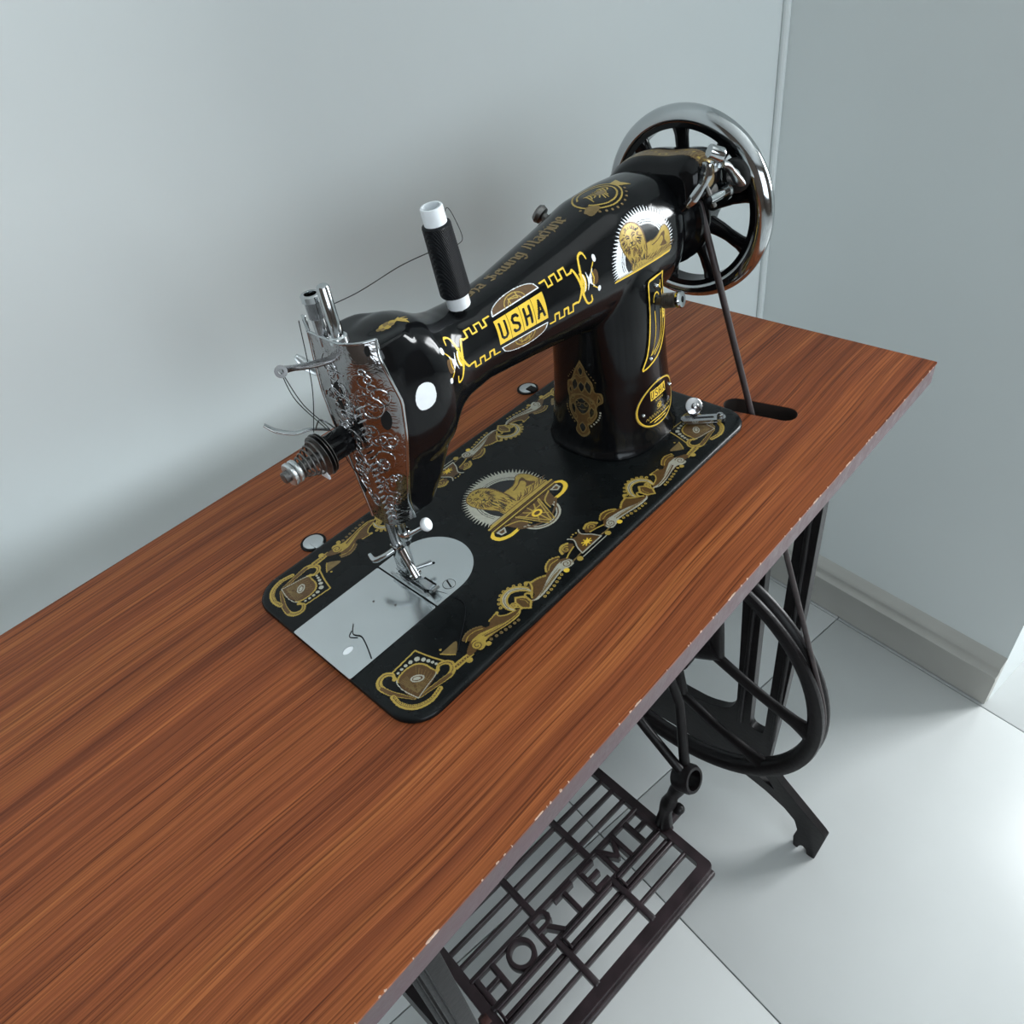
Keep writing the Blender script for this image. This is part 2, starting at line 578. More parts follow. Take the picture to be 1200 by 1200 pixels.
def leg_side(xc, name):
    half = [(-0.042, -0.0237), (-0.042, -0.29), (-0.037, -0.46), (-0.031, -0.60), (-0.052, -0.628), (-0.119, -0.6865), (-0.1245, -0.693), (-0.1175, -0.764),
            (-0.106, -0.764), (-0.104, -0.752), (-0.098, -0.748), (-0.094, -0.754), (-0.092, -0.7635), (-0.0855, -0.762), (-0.083, -0.738), (-0.0865, -0.716), (-0.080, -0.696),
            (-0.064, -0.682), (-0.034, -0.668), (0.0137, -0.656), (0.063, -0.6495)]
    outer = half + [(YC, -0.6475)] + mir(half)[::-1]
    big = [(0.034, -0.055), (0.029, -0.30), (0.024, -0.46), (0.023, -0.505), (0.034, -0.530), (0.066, -0.545)]
    big = round_poly(big + [(YC, -0.548)] + mir(big)[::-1], 0.012)
    slot = round_poly([(-0.0195, -0.075), (-0.0190, -0.30), (-0.0190, -0.540), (0.0015, -0.540), (0.0050, -0.30), (0.0075, -0.075)], 0.009)
    tri = round_poly([(-0.014, -0.622), (-0.030, -0.632), (-0.046, -0.652), (-0.010, -0.640)], 0.004)
    loops = [round_poly(outer, 0.0025, 2), big, slot, mir(slot), tri, mir(tri)]
    bm = bmesh.new()
    plate(bm, loops, xc - 0.006, xc + 0.006, lambda u, v, d: (d, u, v))
    side = tpart(name, bm, M_iron, 35)
    bevel_mod(side, 0.0022)
    # raised rib down each column and foot flange
    for s in (0, 1):
        f = (lambda q: q) if s == 0 else (lambda q: mir([q])[0])
        bm = bmesh.new()
        for yy in (-0.0305, 0.0165):
            p = [(xc - 0.006, *f((yy, -0.06))), (xc - 0.006, *f((yy - 0.002, -0.30))), (xc - 0.006, *f((yy - 0.001, -0.54)))]
            tube(bm, spline(p, 4), 0.0035, 8)
        tpart('column_rib', bm, M_iron, 60, side)
        bm = bmesh.new()
        y0, z0 = f((-0.110, -0.759))
        lathe(bm, [(-0.006, 0.004), (-0.006, 0.005), (0.006, 0.005), (0.006, 0.004)], (xc + 0.012, y0, -0.7588), (1, 0, 0), 14)
        tpart('caster', bm, M_iron, 40, side)
    # top flange screwed under the board
    bm = bmesh.new()
    box(bm, (xc - 0.02, -0.045, TZ - 0.0255), (xc + 0.012, 2 * YC + 0.045, TZ - 0.0195), 0.001)
    tpart('top_flange', bm, M_iron, 40, side)
    return side


leg_side(0.450, 'leg_frame')
leg_side(-0.060, 'leg_frame')
# rear cross brace
bm = bmesh.new()
for z0, z1 in ((-0.20, -0.56), (-0.56, -0.20)):
    tube(bm, spline([(-0.054, 0.236, z0), (0.195, 0.240, (z0 + z1) / 2), (0.444, 0.236, z1)], 6), 0.008, 10, flat=0.5)
lathe(bm, [(-0.006, 0.03), (0.006, 0.03)], (0.195, 0.240, -0.38), (0, 1, 0), 24)
tpart('cross_brace', bm, M_iron)

# lower balance wheel
WX, WY, WZ, WR = 0.385, 0.0842, -0.379, 0.1925
bm = bmesh.new()
prof = [(-0.0095, WR - 0.001), (-0.0062, WR), (-0.0035, WR - 0.001), (0.0, WR - 0.0065), (0.0035, WR - 0.001), (0.0062, WR), (0.0095, WR - 0.001),
        (0.0105, WR - 0.006), (0.0085, WR - 0.0150), (0.005, WR - 0.0195), (-0.005, WR - 0.0195), (-0.0085, WR - 0.0150), (-0.0105, WR - 0.006)]
lathe_ring(bm, prof, (WX, WY, WZ), (1, 0, 0), 96)
wheel = tpart('balance_wheel', bm, M_iron, 60)
bm = bmesh.new()
lathe(bm, [(-0.026, 0.012), (-0.024, 0.015), (-0.008, 0.018), (-0.007, 0.028), (0.007, 0.028), (0.008, 0.018), (0.05, 0.016), (0.058, 0.011)], (WX, WY, WZ), (1, 0, 0), 32)
tpart('hub', bm, M_iron, 40, wheel)
def wp(r, deg):
    return Vector((WX, WY + r * cos(radians(deg)), WZ + r * sin(radians(deg))))


for k in range(3):
    ph = 204 + 120 * k
    for ends in (((0.058, -66), (0.105, -30), (0.150, -22.5), (WR - 0.012, -20)), ((0.070, 65), (0.117, 35), (0.150, 25), (WR - 0.012, 20))):
        bm = bmesh.new()
        tube(bm, spline([wp(r, ph + d) for r, d in ends], 5), [0.0095, 0.0085, 0.0085, 0.0100, 0.0165], 12, flat=0.55, up=(1, 0, 0))
        tpart('spoke', bm, M_iron, 60, wheel)
    bm = bmesh.new()
    tube(bm, [wp(0.018, ph + 60), wp(0.074, ph + 60)], [0.012, 0.016], 12, flat=0.5, up=(1, 0, 0))
    tpart('spoke', bm, M_iron, 60, wheel)
# crank and pitman
bm = bmesh.new()
tube(bm, [(WX - 0.028, WY, WZ), (WX - 0.028, WY - 0.02, WZ + 0.034)], [0.012, 0.009], 12)
lathe(bm, [(0, 0.007), (-0.030, 0.007)], (WX - 0.026, WY - 0.02, WZ + 0.034), (1, 0, 0), 16)
tpart('crank', bm, M_iron)
RG = Vector((0.3100, 0.0125, -0.4965))
bm = bmesh.new()
axr = Vector((0.05, -0.92, 0.38)).normalized()
lathe_ring(bm, [(-0.012, 0.0125), (-0.012, 0.0160), (-0.008, 0.0182), (0.008, 0.0182), (0.012, 0.0160), (0.012, 0.0125)], RG, axr, 32)
pit = tpart('pitman', bm, M_iron, 50)
bm = bmesh.new()
tube(bm, spline([RG + Vector((-0.002, 0.004, 0.010)), (0.309, 0.048, -0.462), (0.312, 0.085, -0.435), (0.318, 0.11, -0.41)], 5), [0.0062, 0.0058, 0.0058, 0.006], 12)
tpart('pitman_rod', bm, M_iron, 60, pit)
bm = bmesh.new()
tube(bm, [RG + Vector((0.006, 0.006, 0.008)), (0.338, 0.042, -0.40), (WX - 0.046, WY - 0.02, WZ + 0.034)], [0.0065, 0.0058, 0.006], 12)
tpart('pitman_rod', bm, M_iron, 60, pit)
bm = bmesh.new()
tube(bm, spline([RG + Vector((-0.004, 0.002, -0.012)), (0.305, 0.024, -0.535), (0.303, 0.030, -0.560), (0.302, 0.036, -0.590), (0.303, 0.040, -0.632)], 5),
     [0.0085, 0.0095, 0.0075, 0.0105, 0.0085, 0.012], 14)
tpart('ball_joint', bm, M_iron, 60, pit)
lathe_bm = bmesh.new()
lathe(lathe_bm, [(0, 0.002), (0.002, 0.0065), (0.007, 0.008), (0.012, 0.0065), (0.014, 0.002)], (0.303, 0.022, -0.574), (0.6, -0.2, -0.75), 16)
tpart('wing_nut', lathe_bm, M_iron, 60, pit)

# ------------------------------------------------------------------ the treadle
tr = thing('treadle', 'openwork iron foot treadle with raised letters hanging under the table', 'treadle', (0.150, 0.073, H - 0.640), rot=radians(-4.5))


def tr_box(name, u0, v0, u1, v1, z0=-0.005, z1=0.005, bev=0.0022, par=None, m=None):
    bm = bmesh.new()
    box(bm, (u0, v0, z0), (u1, v1, z1), min(bev, (u1 - u0) * .4, (v1 - v0) * .4, (z1 - z0) * .4))
    return bm_obj(name, bm, m or M_treadle, par or tr, 60)


HU, HV, HL0, HB = 0.156, 0.1015, 0.167, 0.122
bm = bmesh.new()
plate(bm, [rrect(-HL0, -HV, HU, HB, 0.008, 4), rrect(-HL0 + 0.013, -HV + 0.015, HU - 0.013, HB - 0.013, 0.004, 3)], -0.009, 0.004, XY)
bevel_mod(bm_obj('rim', bm, M_treadle, tr, 40), 0.0025)
for v in (-HV, HB):
    tr_box('rim_lip', -HL0 + 0.002, v - 0.005, HU - 0.002, v + 0.005, -0.016, -0.006, 0.003)
cols = [-0.049, 0.052]
for u in cols:
    tr_box('rib', u - 0.0045, -HV + 0.012, u + 0.0045, -0.018, -0.008, 0.0050)
    tr_box('rib', u - 0.0045, 0.018, u + 0.0045, HB - 0.010, -0.008, 0.0050)
for v in (-0.0645, -0.0430, 0.0415, 0.0625, 0.0835):
    tr_box('slat', -HL0 + 0.010, v - 0.0028, HU - 0.010, v + 0.0028, -0.007, 0.0035)
for v in (-0.0200, 0.0200):
    tr_box('slat', -HL0 + 0.010, v - 0.0035, HU - 0.010, v + 0.0035, -0.008, 0.0048)
# deep channel with a raised edge in front of the lettering
for a, b in ((-HL0 + 0.014, -0.0535), (-0.0445, 0.0475), (0.0565, HU - 0.014)):
    tr_box('channel', a, -0.0400, b, -0.0335, -0.022, 0.001)
    tr_box('channel_edge', a + 0.001, -0.0258, b - 0.001, -0.0222, -0.006, 0.0085, 0.0012)
    tr_box('channel_edge', a + 0.001, -0.0405, a + 0.0040, -0.0222, -0.006, 0.0070, 0.0012)
for c, s in ((-0.1370, -1), (0.1313, 1)):
    for u in (c - 0.0125, c + 0.0125):
        tr_box('stop_bar', u - 0.004, -0.019, u + 0.004, 0.019, -0.007, 0.0045)
    tr_box('stop_bar', c - 0.012, -0.0035, c + 0.012, 0.0035, -0.006, 0.004)


def tube2(pts, r=0.0032, dz=0.0):
    bm = bmesh.new()
    P = [(p[0], p[1], 0.0) for p in pts]
    for q, (a, b) in enumerate(zip(P[:-1], P[1:])):
        dq = dz + q * 0.00013
        d = Vector(b) - Vector(a)
        nrm = Vector((-d.y, d.x, 0)).normalized() * r
        e = d.normalized() * r * 0.6
        a2, b2 = Vector(a) - e, Vector(b) + e
        secs = []
        for z, k in ((-0.007 - dq, 1.0), (0.004 + dq, 1.0), (0.0055 + dq, 0.6)):
            secs.append([a2 + nrm * k + Vector((0, 0, z)), a2 - nrm * k + Vector((0, 0, z)), b2 - nrm * k + Vector((0, 0, z)), b2 + nrm * k + Vector((0, 0, z))])
        loft(bm, secs)
    return bm


HL = 0.0175
letters = {
    'O': [[(0.0150 * cos(2 * pi * i / 24), HL * 0.92 * sin(2 * pi * i / 24)) for i in range(25)]],
    'R': [[(-0.012, -HL), (-0.012, HL)], [(-0.012, HL), (0.004, HL), (0.009, HL - 0.004), (0.010, 0.009), (0.008, 0.004), (0.003, 0.001), (-0.012, 0.001)], [(0.0, 0.001), (0.013, -HL)]],
    'T': [[(0.0, -HL), (0.0, HL)], [(-0.014, HL - 0.002), (0.014, HL - 0.002)]],
    'E': [[(-0.010, -HL), (-0.010, HL)], [(-0.010, HL - 0.002), (0.011, HL - 0.002)], [(-0.010, 0.0), (0.007, 0.0)], [(-0.010, -HL + 0.002), (0.011, -HL + 0.002)]],
    'M': [[(-0.014, -HL), (-0.014, HL)], [(-0.014, HL), (0.0, -0.006)], [(0.0, -0.006), (0.014, HL)], [(0.014, HL), (0.014, -HL)]],
}
for ch, u in zip('ORTEM', (-0.0905, -0.0475, -0.0035, 0.0385, 0.0790)):
    bm = bmesh.new()
    for si, st in enumerate(letters[ch]):
        if ch == 'O':
            lathe_ring(bm, [(-0.007, 0.0125), (-0.007, 0.0190), (0.0035, 0.0190), (0.0055, 0.0175), (0.0055, 0.0140), (0.0035, 0.0125)], (u, 0, 0), (0, 0, 1), 36)
            continue
        b2 = tube2([(p[0] + u, p[1]) for p in st], 0.0034, si * 0.0004)
        me = bpy.data.meshes.new('t')
        b2.to_mesh(me)
        b2.free()
        bm.from_mesh(me)
        bpy.data.meshes.remove(me)
    bm_obj('letter', bm, M_treadle, tr, 40, clean=False)['label'] = 'raised cast letter ' + ch
# pivot pins hanging the treadle from the leg frames
for x, sg in ((-HL0 + 0.004, -1), (HU - 0.004, 1)):
    bm = bmesh.new()
    lathe(bm, [(0, 0.011), (0.010, 0.010), (0.012, 0.006), (0.040, 0.0055)], (x, -0.022, -0.005), (sg, 0, 0), 18)
    bm_obj('pivot_pin', bm, M_rust if sg < 0 else M_treadle, tr, 40)

# ------------------------------------------------------------------ the sewing machine
MO = Vector((0.185, 0.089, 0))
mach = thing('sewing_machine', 'black and gold sewing machine head with chrome handwheel set into the table', 'sewing machine', (MO.x, MO.y, H))


def mp(name, bm, m, smooth=40, parent=None, clean=True):
    o = bm_obj(name, bm, m, None, smooth, clean)
    o.data.transform(Matrix.Translation(-MO))
    o.parent = parent or mach
    return o


# bed
bm = bmesh.new()
lp = rrect(0.0, 0.0, 0.370, 0.178, 0.0215, 10)


def inset(lp, d):
    cx, cy = 0.185, 0.089
    return [(cx + (p[0] - cx) * (1 - d / 0.185), cy + (p[1] - cy) * (1 - d / 0.089)) for p in lp]


secs = []
for d, z in ((0.0, TZ + 0.0002), (0.0, -0.0024), (0.0006, -0.0010), (0.0020, -0.0002), (0.004, 0.0)):
    secs.append([(x, y, z) for x, y in inset(lp, d)])
loft(bm, secs)
bed = mp('bed', bm, M_bedblk, 60)


# body: arm, head and pillar grown together by a voxel remesh
def sup(cx, cy, hx, hy, e, n=48):
    out = []
    for i in range(n):
        a = 2 * pi * i / n
        c, s = cos(a), sin(a)
        out.append((cx + hx * math.copysign(abs(c) ** (2 / e), c), cy + hy * math.copysign(abs(s) ** (2 / e), s)))
    return out


def smooth_secs(keys, n=40):
    K = np.array(keys, float)
    x = np.linspace(K[0, 0], K[-1, 0], n)
    return [[xx] + [float(np.interp(xx, K[:, 0], K[:, j])) for j in range(1, K.shape[1])] for xx in x]


ARM = [  # x, cy, cz, hy, hz, e
    (0.092, 0.089, 0.137, 0.0265, 0.046, 2.8), (0.104, 0.089, 0.137, 0.0285, 0.0475, 2.8), (0.114, 0.0888, 0.1380, 0.0302, 0.0465, 2.6), (0.123, 0.0886, 0.1385, 0.0296, 0.0430, 2.5), (0.130, 0.0888, 0.1395, 0.0272, 0.0375, 2.4), (0.137, 0.089, 0.1410, 0.0248, 0.0320, 2.4),
    (0.146, 0.089, 0.1420, 0.0236, 0.0285, 2.4), (0.165, 0.089, 0.1428, 0.0236, 0.0262, 2.4), (0.20, 0.089, 0.1428, 0.0262, 0.0295, 2.4), (0.25, 0.089, 0.1445, 0.0312, 0.0365, 2.4),
    (0.285, 0.089, 0.1462, 0.0350, 0.0420, 2.4), (0.315, 0.089, 0.1460, 0.0365, 0.0432, 2.4), (0.340, 0.089, 0.1455, 0.0360, 0.0425, 2.4), (0.350, 0.089, 0.1450, 0.0345, 0.0405, 2.4),
    (0.3565, 0.089, 0.1445, 0.0315, 0.0375, 2.4), (0.360, 0.089, 0.1440, 0.0270, 0.0330, 2.4)]
# z, front(x,y), nose(x,y), back(x,y), rear x
HEAD = [
    (0.0585, (0.0880, 0.0790), (0.0722, 0.0855), (0.0722, 0.1020), 0.1130),
    (0.080, (0.0830, 0.0720), (0.0720, 0.0855), (0.0726, 0.1050), 0.1215),
    (0.1026, (0.0838, 0.0660), (0.0720, 0.0855), (0.0733, 0.1090), 0.1275),
    (0.1295, (0.0876, 0.0620), (0.0725, 0.0855), (0.0735, 0.1130), 0.1300),
    (0.150, (0.0900, 0.0615), (0.0732, 0.0850), (0.0735, 0.1140), 0.1270),
    (0.168, (0.0868, 0.0630), (0.0743, 0.0845), (0.0745, 0.1130), 0.1220),
    (0.178, (0.0862, 0.0655), (0.0750, 0.0842), (0.0752, 0.1120), 0.1180),
    (0.1870, (0.0893, 0.0690), (0.0756, 0.0842), (0.0755, 0.1110), 0.1120)]


def head_at(z):
    Z = [h[0] for h in HEAD]
    g = lambda f: float(np.interp(z, Z, [f(h) for h in HEAD]))
    return ((g(lambda h: h[1][0]), g(lambda h: h[1][1])), (g(lambda h: h[2][0]), g(lambda h: h[2][1])), (g(lambda h: h[3][0]), g(lambda h: h[3][1])), g(lambda h: h[4]))


bm = bmesh.new()
secs = []
for x, cy, cz, hy, hz, e in smooth_secs(ARM, 70):
    secs.append([(x, p[0], p[1]) for p in sup(cy, cz, hy, hz, e)])
loft(bm, secs)
secs = []
for z in np.linspace(0.0585, 0.1825, 30):
    F, Nn, B, xr = head_at(z)
    o = 0.0016
    lpz = [(F[0] + o * .6, F[1] + o * .6), (Nn[0] + o, Nn[1]), (B[0] + o, B[1] - .001), (B[0] + 0.010, B[1] + 0.004), (xr - 0.008, B[1] + 0.001), (xr, B[1] - 0.010), (xr, F[1] + 0.012), (xr - 0.008, F[1] + 0.001)]
    secs.append([(p[0], p[1], z) for p in round_poly(lpz, 0.004, 4)])
loft(bm, secs)
PIL = [(-0.001, 0.0510, 0.0485, 2.5), (0.003, 0.0495, 0.0468, 2.5), (0.008, 0.0475, 0.0450, 2.5), (0.03, 0.0450, 0.0435, 2.4), (0.06, 0.0430, 0.0412, 2.3), (0.10, 0.0420, 0.0388, 2.3), (0.13, 0.0415, 0.0366, 2.3), (0.150, 0.0380, 0.0340, 2.3)]
secs = []
for z, hx, hy, e in smooth_secs(PIL, 40):
    secs.append([(p[0], p[1], z) for p in sup(0.3020, 0.0885, hx, hy, e)])
loft(bm, secs)
raw = bm_obj('body', bm, M_japan, None, True, clean=False)
md = raw.modifiers.new('r', 'REMESH')
md.mode = 'VOXEL'
md.voxel_size = 0.0013
md.use_smooth_shade = True
md = raw.modifiers.new('s', 'SMOOTH')
md.factor = 0.5
md.iterations = 14
dg = bpy.context.evaluated_depsgraph_get()
me = bpy.data.meshes.new_from_object(raw.evaluated_get(dg), depsgraph=dg)
bpy.data.objects.remove(raw)
co = np.empty(len(me.vertices) * 3, np.float32)
me.vertices.foreach_get('co', co)
BV = BVHTree.FromPolygons([tuple(v) for v in co.reshape(-1, 3)], [tuple(p.vertices) for p in me.polygons])
me.transform(Matrix.Translation(-MO))
me.name = 'body'
me.materials.clear()
body = link('body', me, M_japan, mach, True)


def cast(o, d):
    h = BV.ray_cast(Vector(o), Vector(d).normalized())
    return h[0], h[1]


# face plate
def fp_point(z, s, off=0.0):
    """s 0 (back edge) .. 1 nose .. 2 front edge"""
    F, Nn, B, xr = head_at(z)
    if s <= 1:
        return (B[0] + (Nn[0] - B[0]) * s - off, B[1] + (Nn[1] - B[1]) * s, z)
    t = s - 1
    # rounded fold
    p = Vector(Nn) * (1 - t) + Vector(F) * t
    bulge = 0.0030 * 4 * t * (1 - t)
    d = Vector(F) - Vector(Nn)
    nn = Vector((d.y, -d.x)).normalized()
    if nn.x > 0:
        nn = -nn
    return (p.x + nn.x * (bulge + off), p.y + nn.y * (bulge + off), z)


ss = [0, 0.04, 0.12, 0.25, 0.4, 0.55, 0.7, 0.82, 0.92, 1.0, 1.08, 1.18, 1.3, 1.45, 1.6, 1.75, 1.88, 1.96, 2.0]


def fp_pos(z, s, off=0.0):
    a = [Vector(fp_point(z, min(2, max(0, s + d)), off)) for d in (-0.10, -0.05, 0, 0.05, 0.10)]
    return sum(a, Vector()) / 5 if 0.1 <= s <= 1.9 else a[2]


bm = bmesh.new()
zs = np.linspace(0.0600, 0.1862, 34)
outer_rows, inner_rows = [], []
for z in zs:
    outer_rows.append([bm.verts.new(fp_pos(z, s, 0.0)) for s in ss])
    inner_rows.append([bm.verts.new(Vector(fp_pos(z, s, 0.0)) + Vector((0.0011, 0.0003, 0))) for s in ss])
nn_ = len(ss)
for a, b, c, d in zip(outer_rows[:-1], outer_rows[1:], inner_rows[:-1], inner_rows[1:]):
    for i in range(nn_ - 1):
        bm.faces.new((a[i], a[i + 1], b[i + 1], b[i]))
        bm.faces.new((c[i + 1], c[i], d[i], d[i + 1]))
    bm.faces.new((a[0], b[0], d[0], c[0]))
    bm.faces.new((a[-1], c[-1], d[-1], b[-1]))
for i in range(nn_ - 1):
    bm.faces.new((outer_rows[0][i + 1], outer_rows[0][i], inner_rows[0][i], inner_rows[0][i + 1]))
    bm.faces.new((outer_rows[-1][i], outer_rows[-1][i + 1], inner_rows[-1][i + 1], inner_rows[-1][i]))


def face_mat():
    m, nt, b = nodes('engraved_chrome')
    b.inputs['Base Color'].default_value = (0.33, 0.32, 0.32, 1)
    b.inputs['Metallic'].default_value = 1.0
    b.inputs['Roughness'].default_value = 0.13
    tc = N(nt, 'ShaderNodeTexCoord')
    n = N(nt, 'ShaderNodeTexNoise', Scale=55.0, Detail=2.0)
    n.inputs['Distortion'].default_value = 2.5
    nt.links.new(tc.outputs['Object'], n.inputs['Vector'])
    wv = N(nt, 'ShaderNodeMath', operation='SINE')
    ml = N(nt, 'ShaderNodeMath', operation='MULTIPLY')
    ml.inputs[1].default_value = 34.0
    nt.links.new(n.outputs['Fac'], ml.inputs[0])
    nt.links.new(ml.outputs[0], wv.inputs[0])
    bp = N(nt, 'ShaderNodeBump', Strength=0.10, Distance=0.0005)
    nt.links.new(wv.outputs[0], bp.inputs['Height'])
    nt.links.new(bp.outputs[0], b.inputs['Normal'])
    return m


M_face = face_mat()
fpl = mp('face_plate', bm, M_face, 50)
fpl['label'] = 'engraved chrome face plate'
# bright rolled border of the plate
bm = bmesh.new()
tube(bm, [Vector(fp_pos(z, 2.0)) for z in zs], 0.0011, 8)
tube(bm, [Vector(fp_pos(zs[-1], s)) for s in ss], 0.0009, 8)
tube(bm, [Vector(fp_pos(z, 0.0)) for z in zs], 0.0009, 8)
mp('plate_border', bm, M_chrome, 60, fpl)
# engraved scrolls, raised fine strokes that follow the plate
bm = bmesh.new()
rg = random.Random(12)


def scroll(s0, z0, size, turn, a0, n=16):
    pts = []
    for i in range(n + 1):
        t = i / n
        r = size * (1 - t) ** 0.8
        a = a0 + turn * t * 2.6 * pi
        s = s0 + r * cos(a) / 0.026
        z = z0 + r * sin(a)
        if not (0.06 < s < 1.93 and 0.063 < z < 0.183):
            continue
        p = Vector(fp_pos(z, s, 0.00008))
        pts.append(p)
    if len(pts) > 3:
        tube(bm, pts, [0.00042, 0.00052, 0.00030], 5)


for s0, z0, sz in ((0.55, 0.170, .008), (0.72, 0.158, .010), (0.45, 0.150, .007), (0.60, 0.138, .009), (0.85, 0.146, .006), (0.40, 0.126, .008), (0.75, 0.122, .009),
                   (0.55, 0.108, .009), (0.85, 0.104, .006), (0.50, 0.092, .008), (0.75, 0.080, .007), (1.45, 0.166, .006), (1.62, 0.156, .008), (1.40, 0.148, .008),
                   (1.30, 0.132, .007), (1.62, 0.128, .007), (1.45, 0.114, .008), (1.30, 0.100, .006), (1.55, 0.096, .007), (1.45, 0.082, .007), (1.30, 0.072, .005)):
    scroll(s0, z0, sz, rg.choice((-1, 1)), rg.uniform(0, 6.28))
    for q in range(3):
        scroll(s0 + rg.uniform(-.22, .22), z0 + rg.uniform(-.008, .008), sz * 0.55, rg.choice((-1, 1)), rg.uniform(0, 6.28), 10)
for z in np.arange(0.066, 0.150, 0.0042):
    for q in range(2):
        pts = [Vector(fp_pos(z + 0.0018 * k, 1.02 + 0.10 * k + 0.02 * q, 0.00008)) for k in range(3)]
        tube(bm, pts, [0.00030, 0.00060, 0.0003], 5)
mp('engraving', bm, M_dkchrome, 60, fpl)
# take-up slot, oil hole and thread notch
for (s0, z0, ws, hz_) in ((0.62, 0.1500, 0.15, 0.0105), (1.66, 0.1405, 0.11, 0.0060), (0.14, 0.0835, 0.20, 0.0042), (1.76, 0.1822, 0.07, 0.0026)):
    bm = bmesh.new()
    vs = []
    for i in range(20):
        a = 2 * pi * i / 20
        vs.append(bm.verts.new(fp_pos(z0 + hz_ * sin(a), s0 + ws * cos(a) * (1 if s0 > .2 else .6), 0.00035)))
    bm.faces.new(vs)
    mp('plate_slot', bm, M_hole, 30, fpl)

# needle bar, presser bar and what hangs from them
bm = bmesh.new()
lathe(bm, [(0.0, 0.0033), (0.0275, 0.0033), (0.0282, 0.0028), (0.0282, 0.0001)], (0.0800, 0.0892, 0.187), (0, 0, 1), 24)
nb = mp('needle_bar', bm, M_chrome)
bm = bmesh.new()
lathe(bm, [(0.0, 0.0029), (0.026, 0.0029)], (0.0825, 0.0895, 0.034), (0, 0, 1), 20)
mp('needle_bar', bm, M_chrome)
bm = bmesh.new()
lathe_ring(bm, [(0, 0.0031), (0, 0.0052), (0.0035, 0.0050), (0.0042, 0.0042), (0.0042, 0.0031)], (0.0800, 0.0895, 0.1835), (0, 0, 1), 28)
mp('bushing', bm, M_steel, 40, nb)
bm = bmesh.new()
lathe(bm, [(0, 0.0040), (0.001, 0.0045), (0.006, 0.0045), (0.007, 0.0038)], (0.0832, 0.0895, 0.0385), (0, 0, 1), 20)
tube(bm, [(0.0840, 0.0860, 0.0425), (0.0895, 0.0775, 0.0490)], [0.0016, 0.0013], 10)
mp('needle_clamp', bm, M_chrome, 40, nb)
bm = bmesh.new()
d = Vector((0.45, -0.75, 0.50)).normalized()
lathe(bm, [(0, 0.0012), (0.0006, 0.0038), (0.0020, 0.0046), (0.0038, 0.0044), (0.0046, 0.0036), (0.0047, 0.0001)], Vector((0.0905, 0.0765, 0.0505)), d, 24)
mp('clamp_screw', bm, M_white, 40, nb)['label'] = 'round white clamp screw'
bm = bmesh.new()
tube(bm, [(0.0832, 0.0895, 0.040), (0.0832, 0.0895, 0.010), (0.0832, 0.0895, 0.002)], [0.0008, 0.0006, 0.0002], 8)
mp('needle', bm, M_chrome, 60, nb)

bm = bmesh.new()
lathe(bm, [(0.0, 0.0038), (0.018, 0.0038), (0.0195, 0.0034)], (0.0785, 0.1012, 0.180), (0, 0, 1), 20)
pb = mp('presser_bar', bm, M_dkchrome)
bm = bmesh.new()
lathe(bm, [(0.0, 0.0033), (0.056, 0.0033)], (0.0805, 0.1000, 0.014), (0, 0, 1), 20)
mp('presser_bar', bm, M_dkchrome)
bm = bmesh.new()
lathe_ring(bm, [(0.0, 0.0036), (0.0, 0.0042), (0.009, 0.0042), (0.0092, 0.0050), (0.0096, 0.0055), (0.0128, 0.0055), (0.0133, 0.0050), (0.0133, 0.0034), (0.0100, 0.0030)], (0.0785, 0.1012, 0.1955), (0, 0, 1), 36)
tn = mp('thumb_screw', bm, M_chrome, 40, pb)
bm = bmesh.new()
for i in range(40):
    a = 2 * pi * i / 40
    x, y = 0.0785 + 0.0043 * cos(a), 0.1012 + 0.0043 * sin(a)
    box(bm, (x - 0.0002, y - 0.0002, 0.1957), (x + 0.0002, y + 0.0002, 0.2044))
mp('knurling', bm, M_dkchrome, 30, pb)
bm = bmesh.new()
box(bm, (0.0752, 0.1095, 0.180), (0.0766, 0.1130, 0.1955), 0.0005)
mp('thread_hook', bm, M_chrome, 40, pb)
# presser foot: shank, ankle and two toes
bm = bmesh.new()
box(bm, (0.0770, 0.0950, 0.010), (0.0840, 0.1030, 0.0300), 0.0008)
box(bm, (0.0765, 0.0930, 0.0060), (0.0850, 0.1020, 0.0125), 0.0008)
tube(bm, spline([(0.081, 0.097, 0.026), (0.081, 0.092, 0.014), (0.081, 0.088, 0.005)], 4), [0.0034, 0.0028, 0.0034], 10)
lathe(bm, [(0, 0.0030), (0.009, 0.0030), (0.0095, 0.002)], (0.0765, 0.090, 0.0058), (1, 0, 0), 14)
pf = mp('presser_foot', bm, M_chrome, 40, pb)
bm = bmesh.new()
for x0, x1 in ((0.0728, 0.0744), (0.0777, 0.0832)):
    pr = [(0.1060, 0.0050), (0.1040, 0.0020), (0.0780, 0.0018), (0.0705, 0.0026), (0.0655, 0.0062), (0.0665, 0.0074), (0.0720, 0.0046), (0.0860, 0.0046), (0.0960, 0.0066)]
    loft(bm, [[(x, p[0], p[1]) for p in pr] for x in (x0, x1)])
mp('toe', bm, M_chrome, 40, pb)
bm = bmesh.new()
tube(bm, spline([(0.0770, 0.099, 0.027), (0.0700, 0.102, 0.0250), (0.0655, 0.1075, 0.0220), (0.066, 0.113, 0.024)], 4), [0.0020, 0.0018, 0.0022, 0.0014], 8)
tube(bm, [(0.0825, 0.0900, 0.0100), (0.0940, 0.0850, 0.0095)], [0.0013, 0.0018], 8)
mp('thumb_spring', bm, M_chrome, 50, pb)

